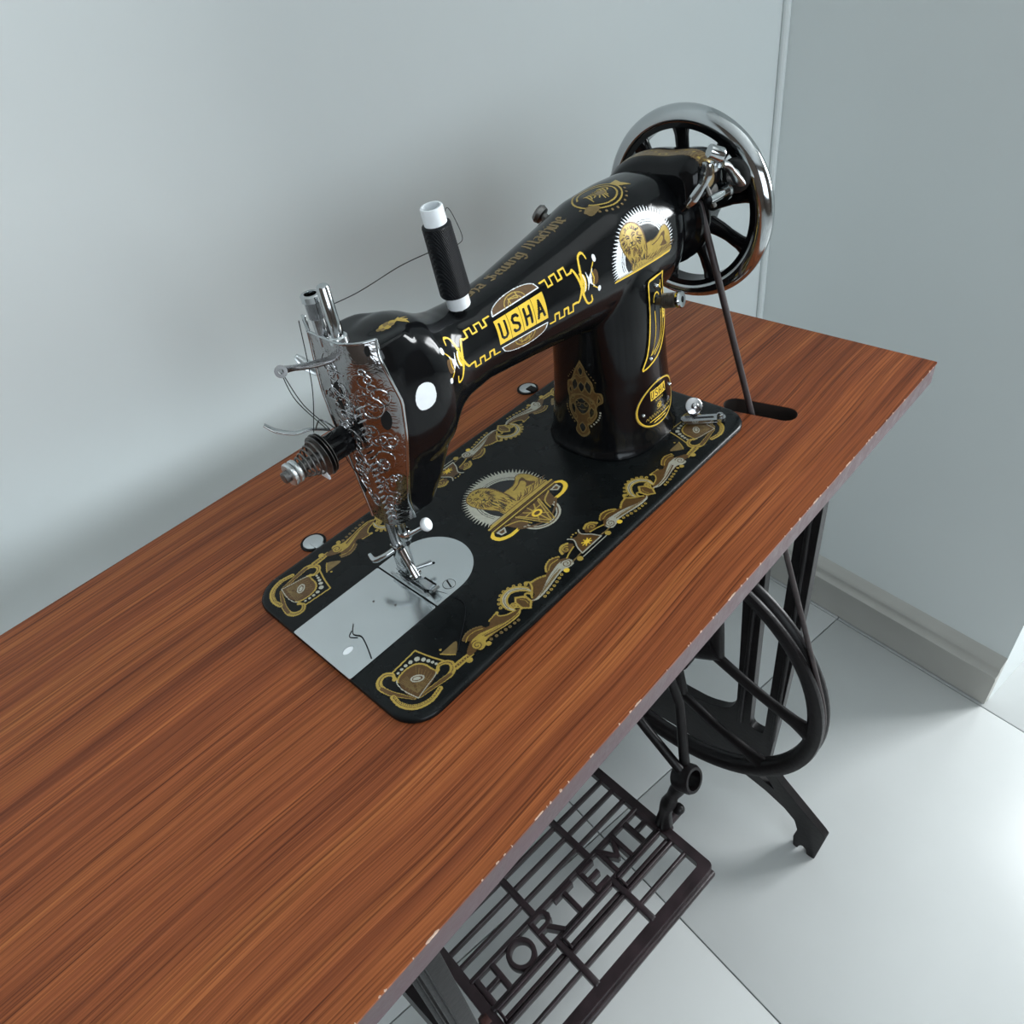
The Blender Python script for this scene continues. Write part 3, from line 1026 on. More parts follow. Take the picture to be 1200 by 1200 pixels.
# slide plate and needle plate
bm = bmesh.new()
plate(bm, [rrect(-0.0002, 0.0592, 0.0722, 0.1212, 0.0012, 2), [(0.0131 + 0.0042 * cos(2 * pi * i / 16), 0.0785 + 0.0026 * sin(2 * pi * i / 16)) for i in range(16)]], 0.0001, 0.0009, XY)
sp = mp('slide_plate', bm, M_plate, 30)
sp['label'] = 'polished steel slide plate'
bm = bmesh.new()
lathe(bm, [(0, 0.0042), (0.0006, 0.0038), (0.0006, 0.0001)], (0.0131, 0.0785, 0.0001), (0, 0, 1), 20)
bmesh.ops.scale(bm, vec=(1, 0.62, 1), verts=bm.verts, space=Matrix.Translation((-0.0131, -0.0785, 0)))
mp('finger_notch', bm, M_white, 40, sp)
bm = bmesh.new()
for x, y in ((0.050, 0.098), (0.057, 0.083)):
    lathe(bm, [(0, 0.0009), (0.00025, 0.0008), (0.00025, 0.0001)], (x, y, 0.0009), (0, 0, 1), 12)
mp('pin', bm, M_dkmetal, 40, sp)
npo = [(0.0735, 0.0592)] + [(0.0945 + 0.0310 * cos(a), 0.0902 + 0.0310 * sin(a)) for a in np.linspace(-pi / 2, pi / 2, 28)] + [(0.0735, 0.1212)]
slots = [rrect(0.0745, 0.0735, 0.0772, 0.1060, 0.0003, 1), rrect(0.0838, 0.0738, 0.0866, 0.0860, 0.0003, 1)]
hole = [(0.0990 + 0.0013 * cos(2 * pi * i / 14), 0.0912 + 0.0013 * sin(2 * pi * i / 14)) for i in range(14)]
bm = bmesh.new()
plate(bm, [npo, slots[0], slots[1], hole], 0.0001, 0.0010, XY)
npl = mp('needle_plate', bm, M_plate, 30)
npl['label'] = 'rounded steel needle plate'
bm = bmesh.new()
for s in slots:
    vs = [bm.verts.new((p[0], p[1], 0.00015)) for p in s]
    bm.faces.new(vs)
bm.faces.new([bm.verts.new((p[0], p[1], 0.00015)) for p in hole])
mp('needle_slot', bm, M_hole, 30, npl)
bm = bmesh.new()
for i in range(15):
    y = 0.0770 + i * 0.0019
    loft(bm, [[(x, y - 0.0007, 0.0004), (x, y + 0.0007, 0.0004), (x, y + 0.0005, 0.0017)] for x in (0.0749, 0.0768)])
mp('feed_dog', bm, M_chrome, 30, npl)
bm = bmesh.new()
lathe(bm, [(0.00005, 0.0042), (0.0002, 0.0041), (0.0002, 0.0001)], (0.0917, 0.0672, 0.0010), (0, 0, 1), 24)
sc = mp('screw', bm, M_steel, 40, npl)
bm = bmesh.new()
lathe_ring(bm, [(0.00005, 0.0042), (0.00005, 0.0046), (0.00012, 0.0046), (0.00012, 0.0042)], (0.0917, 0.0672, 0.0010), (0, 0, 1), 24)
box(bm, (0.0911, 0.0633, 0.00105), (0.0923, 0.0711, 0.00128), 0, Matrix.Translation((0.0917, 0.0672, 0)) @ Matrix.Rotation(radians(-20), 4, 'Z') @ Matrix.Translation((-0.0917, -0.0672, 0)))
mp('screw_slot', bm, M_hole, 40, npl)

# take-up lever and tension assembly on the face plate
bm = bmesh.new()
tube(bm, spline([(0.0800, 0.0960, 0.172), (0.0640, 0.0975, 0.1755), (0.0530, 0.0955, 0.1800), (0.0455, 0.0930, 0.1835)], 5), [0.0030, 0.0028, 0.0022, 0.0030], 10, flat=0.7)
tk = mp('take_up_lever', bm, M_dkchrome, 60)
bm = bmesh.new()
lathe_ring(bm, [(-0.0014, 0.0014), (-0.0014, 0.0033), (0.0014, 0.0033), (0.0014, 0.0014)], (0.0440, 0.0915, 0.1838), (-0.35, -0.80, 0.45), 20)
mp('thread_eye', bm, M_dkchrome, 40, tk)

T0 = Vector((0.0780, 0.1030, 0.1200))
bm = bmesh.new()
lathe(bm, [(0.0, 0.0086), (0.018, 0.0086), (0.0185, 0.0092), (0.0205, 0.0092)], T0, (-1, 0, 0), 28)
ta = mp('tension_assembly', bm, M_japan, 40)
bm = bmesh.new()
for t, r in ((0.0208, 0.0125), (0.0228, 0.0132), (0.0250, 0.0126)):
    lathe(bm, [(t, 0.002), (t, r * 0.8), (t + 0.0005, r), (t + 0.0009, r), (t + 0.0012, r * 0.8), (t + 0.0012, 0.002)], T0, (-1, 0, 0), 32)
mp('tension_disc', bm, M_dkmetal, 40, ta)
bm = bmesh.new()
pts = []
for i in range(5 * 24 + 1):
    a = 2 * pi * i / 24
    t = i / (5 * 24)
    r = 0.0104 - 0.0050 * t
    pts.append(T0 + Vector((-0.0270 - 0.0130 * t, r * cos(a), r * sin(a))))
tube(bm, pts, 0.0006, 6)
mp('spring', bm, M_dkmetal, 60, ta)
bm = bmesh.new()
lathe(bm, [(0.018, 0.0034), (0.050, 0.0034), (0.0505, 0.0028), (0.0505, 0.0001)], T0, (-1, 0, 0), 18)
mp('tension_stud', bm, M_dkmetal, 40, ta)
bm = bmesh.new()
for t in (0.0405, 0.0440):
    lathe_ring(bm, [(t, 0.0036), (t, 0.0064), (t + 0.0008, 0.0070), (t + 0.0024, 0.0070), (t + 0.0030, 0.0064), (t + 0.0030, 0.0036)], T0, (-1, 0, 0), 30)
mp('tension_nut', bm, M_steel, 40, ta)['label'] = 'knurled steel tension nut'
bm = bmesh.new()
tube(bm, spline([T0 + Vector((-0.012, 0.004, 0.009)), T0 + Vector((-0.022, 0.006, 0.0145)), T0 + Vector((-0.030, 0.010, 0.0150)), T0 + Vector((-0.037, 0.016, 0.0185)), T0 + Vector((-0.041, 0.020, 0.0235))], 5),
     [0.0016, 0.0016, 0.0020, 0.0022, 0.0016], 8, flat=0.5)
tube(bm, spline([T0 + Vector((-0.010, 0.0, 0.010)), T0 + Vector((-0.016, 0.002, 0.019)), T0 + Vector((-0.020, 0.004, 0.014))], 5), 0.0005, 6)
mp('thread_guard', bm, M_chrome, 50, ta)
bm = bmesh.new()
box(bm, T0 + Vector((-0.0265, -0.004, -0.0155)), T0 + Vector((-0.0250, 0.004, -0.0100)), 0.0005)
mp('disc_tab', bm, M_white, 40, ta)
# presser lifter behind the head
bm = bmesh.new()
tube(bm, spline([(0.084, 0.112, 0.150), (0.083, 0.124, 0.152), (0.078, 0.131, 0.158), (0.0745, 0.134, 0.165)], 5), [0.0034, 0.0036, 0.0044, 0.0020], 10, flat=0.5)
mp('presser_lifter', bm, M_steel, 60)

# spool pin
PB0, PB1 = Vector((0.1582, 0.0812, 0.1685)), Vector((0.1517, 0.0810, 0.2278))
bm = bmesh.new()
tube(bm, [PB0 - (PB1 - PB0) * 0.1, PB1 - (PB1 - PB0) * 0.12], 0.0016, 10)
mp('spool_pin', bm, M_steel, 60)

# stitch length plate and lever on the pillar front
def pil(th, z, off=0.0):
    """point on the pillar surface; th measured from -Y towards +X, degrees"""
    a = radians(th)
    d = Vector((sin(a), -cos(a), 0))
    h = BV.ray_cast(Vector((0.3020, 0.0885, z)) + d * 0.12, -d)
    if h[0] is None:
        return Vector((0.3020, 0.0885, z)) + d * 0.04
    return h[0] + h[1] * off


# handwheel
WC = Vector((0.4060, 0.0885, 0.1428))
bm = bmesh.new()
R0 = 0.0725
prof = []
for i in range(24):
    a = 2 * pi * i / 24
    prof.append((0.0078 * cos(a), R0 - 0.0088 + 0.0088 * sin(a) * (1 if sin(a) > 0 else 0.55)))
lathe_ring(bm, prof, WC, (1, 0, 0), 96)
hw = mp('handwheel', bm, M_chrome, True)
hw['label'] = 'chrome rimmed handwheel with black spokes'
bm = bmesh.new()
lathe_ring(bm, [(-0.0062, R0 - 0.0152), (-0.0066, R0 - 0.0100), (0.0066, R0 - 0.0100), (0.0062, R0 - 0.0152)], WC, (1, 0, 0), 96)
mp('inner_rim', bm, M_japan, 40, hw)
bm = bmesh.new()
lathe(bm, [(-0.046, 0.0290), (-0.034, 0.0300), (-0.0325, 0.0340), (-0.0300, 0.0345), (-0.0285, 0.0300), (-0.0265, 0.0285), (-0.0245, 0.0300), (-0.0230, 0.0345), (-0.0210, 0.0345), (-0.018, 0.0310), (-0.010, 0.027), (0.008, 0.024), (0.012, 0.021)], WC, (1, 0, 0), 48)
mp('hub', bm, M_japan, 50, hw)
bm = bmesh.new()
lathe(bm, [(0.012, 0.020), (0.020, 0.0195), (0.022, 0.018), (0.022, 0.001)], WC, (1, 0, 0), 40)
mp('stop_knob', bm, M_chrome, 40, hw)
for k in range(9):
    a = radians(4 + 40 * k)
    d = Vector((0, cos(a), sin(a)))
    bm = bmesh.new()
    pts = [WC + d * 0.020 + Vector((-0.003, 0, 0)), WC + d * 0.034, WC + d * 0.048, WC + d * (R0 - 0.012)]
    tube(bm, spline(pts, 4), [0.0078, 0.0062, 0.0052, 0.0056, 0.0085], 12, flat=0.75, up=(1, 0, 0))
    mp('spoke', bm, M_japan, 60, hw)

# belt guard over the handwheel pulley, with the bobbin winder on its front
bm = bmesh.new()
secs = []
for x, k in ((0.3490, 0.70), (0.3500, 0.82), (0.3535, 0.92), (0.359, 0.985), (0.366, 1.0), (0.374, 1.0), (0.383, 0.97), (0.3885, 0.90), (0.3905, 0.80)):
    pts = []
    for i in range(40):
        a = radians(-22 + 171 * i / 39)
        # a = 0 is +Y (back), 90 is up, 180 is front
        r = 0.0500 + 0.0135 * math.exp(-((a - radians(128)) / 0.32) ** 2)
        pts.append((x, 0.0885 + cos(a) * r * k * 0.98, 0.1440 + sin(a) * r * k * 1.0))
    pts.append((x, 0.0885 - 0.022, 0.1520))
    pts.append((x, 0.0885 + 0.028, 0.1270))
    secs.append(pts)
loft(bm, secs)
raw = bm_obj('belt_guard', bm, M_japan, None, True)
md = raw.modifiers.new('r', 'REMESH'); md.mode = 'VOXEL'; md.voxel_size = 0.0014; md.use_smooth_shade = True
md = raw.modifiers.new('s', 'SMOOTH'); md.factor = 0.5; md.iterations = 10
dg = bpy.context.evaluated_depsgraph_get()
me = bpy.data.meshes.new_from_object(raw.evaluated_get(dg), depsgraph=dg)
bpy.data.objects.remove(raw)
co = np.empty(len(me.vertices) * 3, np.float32)
me.vertices.foreach_get('co', co)
BVG = BVHTree.FromPolygons([tuple(v) for v in co.reshape(-1, 3)], [tuple(p.vertices) for p in me.polygons])
me.transform(Matrix.Translation(-MO))
me.materials.clear()
guard = link('belt_guard', me, M_japan, mach, True)

bm = bmesh.new()
lathe_ring(bm, [(-0.005, 0.0058), (-0.005, 0.0105), (-0.0035, 0.0120), (0.0035, 0.0120), (0.005, 0.0105), (0.005, 0.0058)], (0.4010, 0.0440, 0.1725), (1, 0, 0), 36)
bw = mp('bobbin_winder', bm, M_rubber, 50)
bm = bmesh.new()
tube(bm, spline([(0.3735, 0.0440, 0.1890), (0.3790, 0.0420, 0.1865), (0.3840, 0.0398, 0.1815), (0.3885, 0.0358, 0.1735), (0.3900, 0.0345, 0.1705)], 4), [0.0080, 0.0066, 0.0052, 0.0064, 0.0056], 12, flat=0.42)
mp('winder_latch', bm, M_steel, 50, bw)
bm = bmesh.new()
box(bm, (0.3690, 0.0425, 0.1830), (0.3755, 0.0515, 0.1905), 0.0015)
mp('latch_block', bm, M_steel, 50, bw)
bm = bmesh.new()
tube(bm, [(0.3635, 0.0440, 0.1672), (0.3850, 0.0415, 0.1676)], 0.0038, 14)
lathe_ring(bm, [(-0.0012, 0.0035), (-0.0012, 0.0062), (0.0012, 0.0062), (0.0012, 0.0035)], (0.3815, 0.0419, 0.1675), (0.99, -0.1, 0.02), 20)
mp('bobbin_spindle', bm, M_chrome, 40, bw)
bm = bmesh.new()
tube(bm, spline([(0.3575, 0.0425, 0.1935), (0.3575, 0.0430, 0.1860), (0.3555, 0.0450, 0.1790), (0.3530, 0.0500, 0.1715), (0.3510, 0.0540, 0.1670)], 5), [0.0034, 0.0050, 0.0034, 0.0048, 0.0036], 12, flat=0.55)
mp('winder_arm', bm, M_chrome, 50, bw)
bm = bmesh.new()
lathe(bm, [(0, 0.0046), (0.009, 0.0052), (0.0105, 0.0046), (0.0105, 0.001)], (0.3640, 0.0450, 0.1990), (0.55, -0.45, -0.35), 24)
mp('winder_collar', bm, M_chrome, 40, bw)
bm = bmesh.new()
tube(bm, [(0.3600, 0.0450, 0.1790), (0.3700, 0.0430, 0.1610)], 0.0020, 8)
lathe(bm, [(0, 0.0052), (0.008, 0.0052), (0.009, 0.004)], (0.366, 0.0490, 0.1705), (0.8, -0.3, 0.1), 18)
mp('winder_stem', bm, M_dkmetal, 40, bw)

# thread retainer knob on the back of the arm
bm = bmesh.new()
lathe(bm, [(0, 0.003), (0.012, 0.003), (0.0125, 0.0058), (0.0155, 0.0066), (0.0175, 0.0055), (0.0178, 0.001)], (0.2815, 0.112, 0.168), (-0.15, 0.85, 0.5), 20)
mp('thread_retainer', bm, M_dkmetal, 40)

# bobbin winder tension bracket on the bed corner
bm = bmesh.new()
plate(bm, [slot_loop(0.3415, 0.0280, 0.0135, 0.0042, radians(-52)), slot_loop(0.3415, 0.0280, 0.0072, 0.0014, radians(-52))], 0.0022, 0.0044, XY)
wt = mp('winder_tension', bm, M_dkchrome, 40)
bm = bmesh.new()
lathe(bm, [(-0.0015, 0.0062), (-0.0008, 0.0074), (0.0008, 0.0074), (0.0015, 0.0062)], (0.3470, 0.0405, 0.0075), (-0.35, -0.72, 0.60), 28)
lathe(bm, [(0, 0.0028), (0.003, 0.0026), (0.0035, 0.0018)], (0.3465, 0.0395, 0.0084), (-0.35, -0.72, 0.60), 14)
box(bm, (0.3440, 0.0390, 0.0002), (0.3500, 0.0435, 0.0060), 0.0008)
mp('tension_disc', bm, M_dkchrome, 40, wt)
bm = bmesh.new()
lathe(bm, [(0, 0.0026), (0.0030, 0.0026), (0.0035, 0.0018)], (0.3497, 0.0175, 0.0040), (0, 0, 1), 16)
box(bm, (0.3295, 0.0240, 0.0002), (0.3525, 0.0320, 0.0023), 0.0006, Matrix.Translation((0.3415, 0.028, 0)) @ Matrix.Rotation(radians(-52), 4, 'Z') @ Matrix.Translation((-0.3415, -0.028, 0)))
mp('bracket_screw', bm, M_dkchrome, 40, wt)

#DECALS
# ------------------------------------------------------------------ printed ornament (flat transfers lying on the enamel)
class Art:
    """a little raster of coloured cells, in millimetres; every filled run of cells becomes one printed facet"""

    def __init__(s, x0, y0, x1, y1, cell):
        s.x0, s.y0, s.c = x0, y0, cell
        s.nx, s.ny = int((x1 - x0) / cell), int((y1 - y0) / cell)
        s.g = np.full((s.ny, s.nx), -1, np.int8)
        s.X = x0 + (np.arange(s.nx) + 0.5) * cell
        s.Y = y0 + (np.arange(s.ny) + 0.5) * cell

    def _win(s, xa, ya, xb, yb):
        i0, i1 = max(0, int((xa - s.x0) / s.c) - 1), min(s.nx, int((xb - s.x0) / s.c) + 2)
        j0, j1 = max(0, int((ya - s.y0) / s.c) - 1), min(s.ny, int((yb - s.y0) / s.c) + 2)
        if i0 >= i1 or j0 >= j1:
            return None
        return slice(j0, j1), slice(i0, i1), s.X[None, i0:i1], s.Y[j0:j1, None]

    def poly(s, pts, col):
        P = np.array(pts, float)
        wv = s._win(P[:, 0].min(), P[:, 1].min(), P[:, 0].max(), P[:, 1].max())
        if wv is None:
            return
        a, b, X, Y = wv
        ins = np.zeros((Y.shape[0], X.shape[1]), bool)
        for (xa, ya), (xb, yb) in zip(P, np.roll(P, -1, 0)):
            if ya == yb:
                continue
            c = ((Y >= min(ya, yb)) & (Y < max(ya, yb))) & (X < xa + (Y - ya) * (xb - xa) / (yb - ya))
            ins ^= c
        s.g[a, b][ins] = col

    def ell(s, cx, cy, rx, ry, col, hole=0.0, rot=0.0, a0=None, a1=None):
        R_ = max(rx, ry)
        wv = s._win(cx - R_, cy - R_, cx + R_, cy + R_)
        if wv is None:
            return
        a, b, X, Y = wv
        dx, dy = X - cx, Y - cy
        u = (dx * cos(rot) + dy * sin(rot)) / rx
        v = (-dx * sin(rot) + dy * cos(rot)) / ry
        q = u * u + v * v
        m = (q <= 1) & (q >= hole * hole)
        if a0 is not None:
            an = np.degrees(np.arctan2(v, u)) % 360
            a0, a1 = a0 % 360, a1 % 360
            m &= ((an >= a0) & (an <= a1)) if a0 < a1 else ((an >= a0) | (an <= a1))
        s.g[a, b][m] = col

    def line(s, pts, wd, col, smooth=True):
        P = [Vector((p[0], p[1], 0)) for p in pts]
        if smooth and len(P) > 2:
            P = spline(P, 6)
        n = len(P)
        W = [float(np.interp(i / (n - 1), np.linspace(0, 1, len(wd)), wd)) for i in range(n)] if isinstance(wd, (list, tuple)) else [wd] * n
        for i in range(n - 1):
            p, q = P[i], P[i + 1]
            h = max(W[i], W[i + 1]) / 2
            wv = s._win(min(p.x, q.x) - h, min(p.y, q.y) - h, max(p.x, q.x) + h, max(p.y, q.y) + h)
            if wv is None:
                continue
            a, b, X, Y = wv
            d = q - p
            l2 = d.x * d.x + d.y * d.y + 1e-12
            t = np.clip(((X - p.x) * d.x + (Y - p.y) * d.y) / l2, 0, 1)
            ds = (X - p.x - t * d.x) ** 2 + (Y - p.y - t * d.y) ** 2
            s.g[a, b][ds <= ((W[i] + (W[i + 1] - W[i]) * t) / 2) ** 2] = col

    def spl_poly(s, pts, col):
        P = spline([(p[0], p[1], 0) for p in list(pts) + [pts[0]]], 5)
        s.poly([(p.x, p.y) for p in P[:-1]], col)

    def spiral(s, cx, cy, r, a0, turns, wd, col):
        pts = []
        n = int(14 * abs(turns)) + 4
        for i in range(n + 1):
            t = i / n
            a = radians(a0) + 2 * pi * turns * t
            pts.append((cx + r * (1 - 0.85 * t) * cos(a), cy + r * (1 - 0.85 * t) * sin(a)))
        s.line(pts, [wd, wd * 0.7], col)

    def scallop(s, pts, r, col):
        for p in spline([(p[0], p[1], 0) for p in pts], 3):
            s.ell(p.x, p.y, r, r, col)

    def build(s, name, place, parent, run=400):
        vid = {}
        vs, fs, mi = [], [], []

        def vert(i, j):
            k = vid.get((i, j))
            if k is None:
                k = vid[(i, j)] = len(vs)
                vs.append(tuple(place(s.x0 + i * s.c, s.y0 + j * s.c)))
            return k
        for j in range(s.ny):
            row = s.g[j]
            ii = np.flatnonzero(row >= 0)
            if not len(ii):
                continue
            i = int(ii[0])
            end = int(ii[-1])
            while i <= end:
                c = row[i]
                if c < 0:
                    i += 1
                    continue
                k = i + 1
                while k <= end and row[k] == c and k - i < run:
                    k += 1
                fs.append((vert(i, j), vert(k, j), vert(k, j + 1), vert(i, j + 1)))
                mi.append(int(c))
                i = k
        me = bpy.data.meshes.new(name)
        me.from_pydata(vs, [], fs)
        for mm in PR:
            me.materials.append(mm)
        me.polygons.foreach_set('material_index', mi)
        me.polygons.foreach_set('use_smooth', [True] * len(fs))
        me.update()
        me.transform(Matrix.Translation(-MO))
        o = bpy.data.objects.new(name, me)
        C.objects.link(o)
        o.parent = parent
        return o


def arm_place(cx, thc, rho, off=0.00014):
    def f(u, v):
        a = radians(thc) - v / 1000 / rho
        d = Vector((0, cos(a), sin(a)))
        o = Vector((cx + u / 1000, 0.089, 0.143))
        h = BV.ray_cast(o + d * 0.09, -d)
        return h[0] + h[1] * off if h[0] is not None else o + d * rho
    return f


def pil_place(thc, zc, rho, off=0.00014):
    def f(u, v):
        return pil(thc + math.degrees(u / 1000 / rho), zc + v / 1000, off)
    return f


bed_place = lambda u, v: (u / 1000, v / 1000, 0.00012)
rgd = random.Random(21)

# --- border running along both long sides of the bed


def border(flip_y):
    A = Art(2, 4, 354, 50, 0.36)

    def half(m):
        q = (lambda x, y: (x, y)) if m == 0 else (lambda x, y: (356 - x, y))
        Q = lambda pts: [q(*p) for p in pts]
        deg = (lambda a: a) if m == 0 else (lambda a: 180 - a)
        sg = 1 if m == 0 else -1
        # corner shield with its row of dots
        A.line(Q([(18.6, 42.4), (24, 42.6), (31, 43.2), (39.7, 43.8)]), 1.1, GOLD)
        A.line(Q([(39.7, 43.8), (41.5, 36), (43.5, 29), (45.5, 23.3)]), 1.1, GOLD)
        for i, p in enumerate([(36.1, 37.8), (38.3, 34.2), (39.5, 31.0), (40.4, 28.1), (41.1, 25.4), (31.9, 39.3), (28.3, 39.6), (24.9, 39.5), (21.6, 39.1)]):
            r = (1.75, 1.5, 1.3, 1.1, 0.9, 1.35, 1.2, 1.05, 0.9)[i]
            A.ell(*q(*p), r, r, SIL)
        fan = [(17.7, 34.5), (21.5, 36.3), (27.6, 36.6), (32.6, 35.0), (35.6, 31.0), (36.3, 25.3), (36.5, 20.4), (29, 17.0), (17.6, 15.0), (15.0, 24.0)]
        A.scallop(Q(fan[:7]), 1.25, GOLD)
        A.spl_poly(Q(fan), BRN)
        for k in range(13):
            t = k / 12
            p = Vector(fan[0]).lerp(Vector(fan[3]), t) if t < .5 else Vector(fan[3]).lerp(Vector(fan[6]), (t - .5) * 2)
            A.line(Q([(19.5, 18.5), tuple(Vector((19.5, 18.5)).lerp(p, 0.93))]), 0.36, TRN, False)
        for k in range(3):
            s_ = 0.35 + 0.18 * k
            c0 = Vector((18.5, 16.5))
            A.line(Q([tuple(c0.lerp(Vector(p), s_)) for p in ((16.4, 31), (24, 33), (33, 28), (35, 21))]), 0.36, TRN)
        A.ell(*q(26.5, 26.6), 4.4, 2.7, SIL, rot=radians(-40) * sg)
        A.ell(*q(26.5, 26.6), 3.3, 1.8, BRN, rot=radians(-40) * sg)
        A.ell(*q(26.3, 26.8), 2.4, 1.2, SIL, rot=radians(-40) * sg)
        A.line(Q([(17.7, 35.7), (16.0, 33), (15.5, 26), (17.5, 15.4)]), 0.6, SIL)
        A.line(Q([(37.5, 21.4), (34.4, 19.4), (26, 17.6), (17.5, 15.4)]), 0.6, SIL)
        # sickles
        for pts in ([(17.3, 37.4), (18.7, 40.9), (16.6, 44.0), (13.0, 44.8), (9.2, 42.6), (7.9, 38.3), (9.2, 31.2), (12.4, 24.2), (15.8, 16.5)],
                    [(38.2, 21.2), (41.4, 23.2), (45.2, 21.8), (46.9, 18.5), (45.4, 14.7), (41.0, 12.6), (34.9, 13.2), (26.5, 14.4), (18.4, 15.0)]):
            A.line(Q(pts), [1.6, 2.6, 3.2, 3.6, 4.0, 4.0, 3.6, 2.8, 1.0], GOLD)
            A.line(Q(pts[5:]), [2.4, 2.8, 2.0, 0.6], BRN)
            A.line(Q(pts[1:6]), [0.5, 0.6, 0.7, 0.6, 0.4], BRN)
            A.ell(*q(*pts[0]), 1.5, 1.5, GOLD)
        bs = [(8.2, 28.0), (7.6, 21.2), (9.9, 14.9), (14.3, 10.6), (21.7, 8.4), (30.3, 10.0)]
        A.line(Q(bs), [3.4, 3.6, 3.8, 3.6, 3.2], GOLD)
        A.line(Q(bs), 0.45, BRN)
        for p in spline([(b[0], b[1], 0) for b in bs], 5)[1:-1]:
            A.ell(*q(p.x + 0.9, p.y + 0.9), 0.45, 0.45, BRN)
        # bar with its knob
        A.poly(Q([(46.4, 16.6), (60.6, 15.2), (60.6, 11.4), (46.0, 11.4)]), GOLD)
        A.line(Q([(47, 14.0), (60, 13.3)]), 1.5, BRN, False)
        for k in range(7):
            A.ell(*q(48 + 1.9 * k, 13.95 - .1 * k), 0.42, 0.42, GOLD)
        A.ell(*q(55.6, 10.8), 2.1, 2.1, GOLD)
        A.spl_poly(Q([(47.7, 28.6), (53.2, 28.9), (60.8, 28.2), (57.2, 23.4), (53.0, 21.0), (50.2, 24.2)]), TRN)
        A.line(Q([(47.7, 28.8), (50.4, 24.4), (53.2, 21.0)]), 0.8, GOLD)
        A.ell(*q(50.0, 31.2), 0.8, 0.8, GOLD)
        A.line(Q([(60, 14.5), (70, 17.5), (80, 16.5), (92, 14.0), (104, 13.5)]), [4.5, 9.0, 8.0, 5.0, 2.0], BRN)
        A.line(Q([(114, 11.5), (126, 13.0), (138, 16.0), (148, 18.5), (156, 17.0)]), [2.0, 5.5, 8.0, 9.5, 5.0], BRN)
        # scalloped fans
        A.scallop(Q([(64.3, 24.9), (68.7, 26.9), (74.1, 26.1), (78.3, 23.5)]), 1.15, GOLD if m else TRN)
        A.spl_poly(Q([(63.8, 25.2), (68.7, 27.0), (74.1, 26.2), (78.5, 23.5), (79.5, 20.2), (73.7, 21.5), (66.8, 20.6)]), BRN)
        A.line(Q([(64.0, 22.6), (68, 24.6), (73.5, 24.2), (78.2, 21.6)]), 0.6, GOLD)
        A.scallop(Q([(85.6, 22.4), (90.9, 23.2), (93.2, 23.4)]), 1.0, GOLD)
        A.poly(Q([(81.5, 19.0), (85.8, 22.6), (92.6, 23.3), (92.2, 20.6), (96.2, 17.0), (102, 14.8), (102.0, 12.6), (92, 15.2)]), BRN)
        A.line(Q([(93.4, 24.0), (92.0, 20.8), (95.6, 17.2), (101.2, 15.4)]), 1.0, GOLD)
        # feather ending in a spiral
        fe = [(63.6, 15.5), (66.0, 19.8), (72.5, 20.6), (79.0, 18.4), (89.6, 14.2), (99.0, 12.4), (105.2, 13.6), (100.8, 10.4), (91.7, 10.6), (79.9, 13.2), (73.2, 13.4), (70.2, 10.9), (65.5, 10.5)]
        fc = SIL if m else GOLD
        A.spl_poly(Q(fe), fc)
        A.line(Q([(75, 16.2), (83, 13.8), (92, 11.9), (101, 11.6)]), [1.3, 1.1, 0.6], BRN)
        A.line(Q([(74, 17.9), (84, 15.2), (96, 12.7)]), 0.36, BRN)
        A.spiral(*q(66.6, 15.0), 4.0, deg(60), 1.7 * sg, 0.8, BRN)
        A.ell(*q(72.0, 10.2), 1.8, 1.8, GOLD)
        for p in [(75.4, 11.4), (79.4, 10.5), (83.1, 9.9), (86.5, 9.2), (89.9, 8.6), (93.8, 8.2), (97.0, 8.0)]:
            A.ell(*q(*p), 1.15, 1.15, TRN if m == 0 else GOLD)
            A.ell(*q(*p), 0.5, 0.5, BRN)
        # beaded C scroll and its knot
        co_ = [(101.6, 15.6), (100.6, 20.2), (101.8, 24.6), (104.6, 27.9), (109.0, 29.6), (113.4, 28.9), (117.4, 25.6), (119.9, 21.4), (120.4, 17.0)]
        A.line(Q(co_), [2.0, 4.0, 5.0, 5.4, 5.4, 5.0, 4.2, 2.2], GOLD)
        A.line(Q(co_), [0.5, 1.3, 1.9, 2.2, 2.1, 1.8, 1.2, 0.5], SIL)
        A.line(Q(co_[1:-1]), 0.5, BRN)
        for p in [(97.6, 24.4), (99.4, 27.6), (102.1, 30.0), (105.3, 31.8), (109.0, 32.6), (112.9, 32.1), (116.7, 30.5), (120.0, 27.9), (122.4, 24.7)]:
            A.ell(*q(*p), 1.25, 1.25, GOLD)
            A.ell(*q(*p), 0.5, 0.5, BRN)
        A.poly(Q([(109.8, 23.6), (115.4, 18.1), (114.5, 11.8), (109.3, 7.6), (105.4, 12.4), (106.1, 19.8)]), GOLD)
        A.poly(Q([(109.6, 21.6), (113.8, 17.4), (113.1, 12.6), (109.3, 9.5), (106.7, 13.0), (107.3, 18.9)]), BRN)
        A.line(Q([(110.6, 18.8), (112.0, 16.0), (111.4, 12.6)]), 0.4, GOLD)
        A.ell(*q(104.2, 18.7), 2.6, 2.6, GOLD)
        A.spiral(*q(104.2, 18.7), 1.9, 0, 1.2 * sg, 0.4, BRN)
        A.line(Q([(104, 16.2), (105.6, 14.4), (105.2, 12.6)]), 1.1, GOLD)
        A.line(Q([(113.6, 17.8), (116.6, 19.4), (118.4, 16.4), (116.5, 13.8)]), 1.4, GOLD)
        # second feather
        fe = [(114.4, 12.4), (118.3, 11.0), (127.0, 13.2), (136.1, 16.8), (146.0, 19.2), (152.6, 19.8), (158.0, 16.0), (156.4, 11.4), (151.2, 11.8), (146.2, 13.2), (138.8, 12.2), (126.9, 9.8), (117.4, 9.6)]
        A.spl_poly(Q(fe), SIL)
        A.line(Q([(121, 10.9), (130, 12.4), (140, 14.4), (147, 15.3)]), [0.6, 1.5, 2.0, 0.8], TRN)
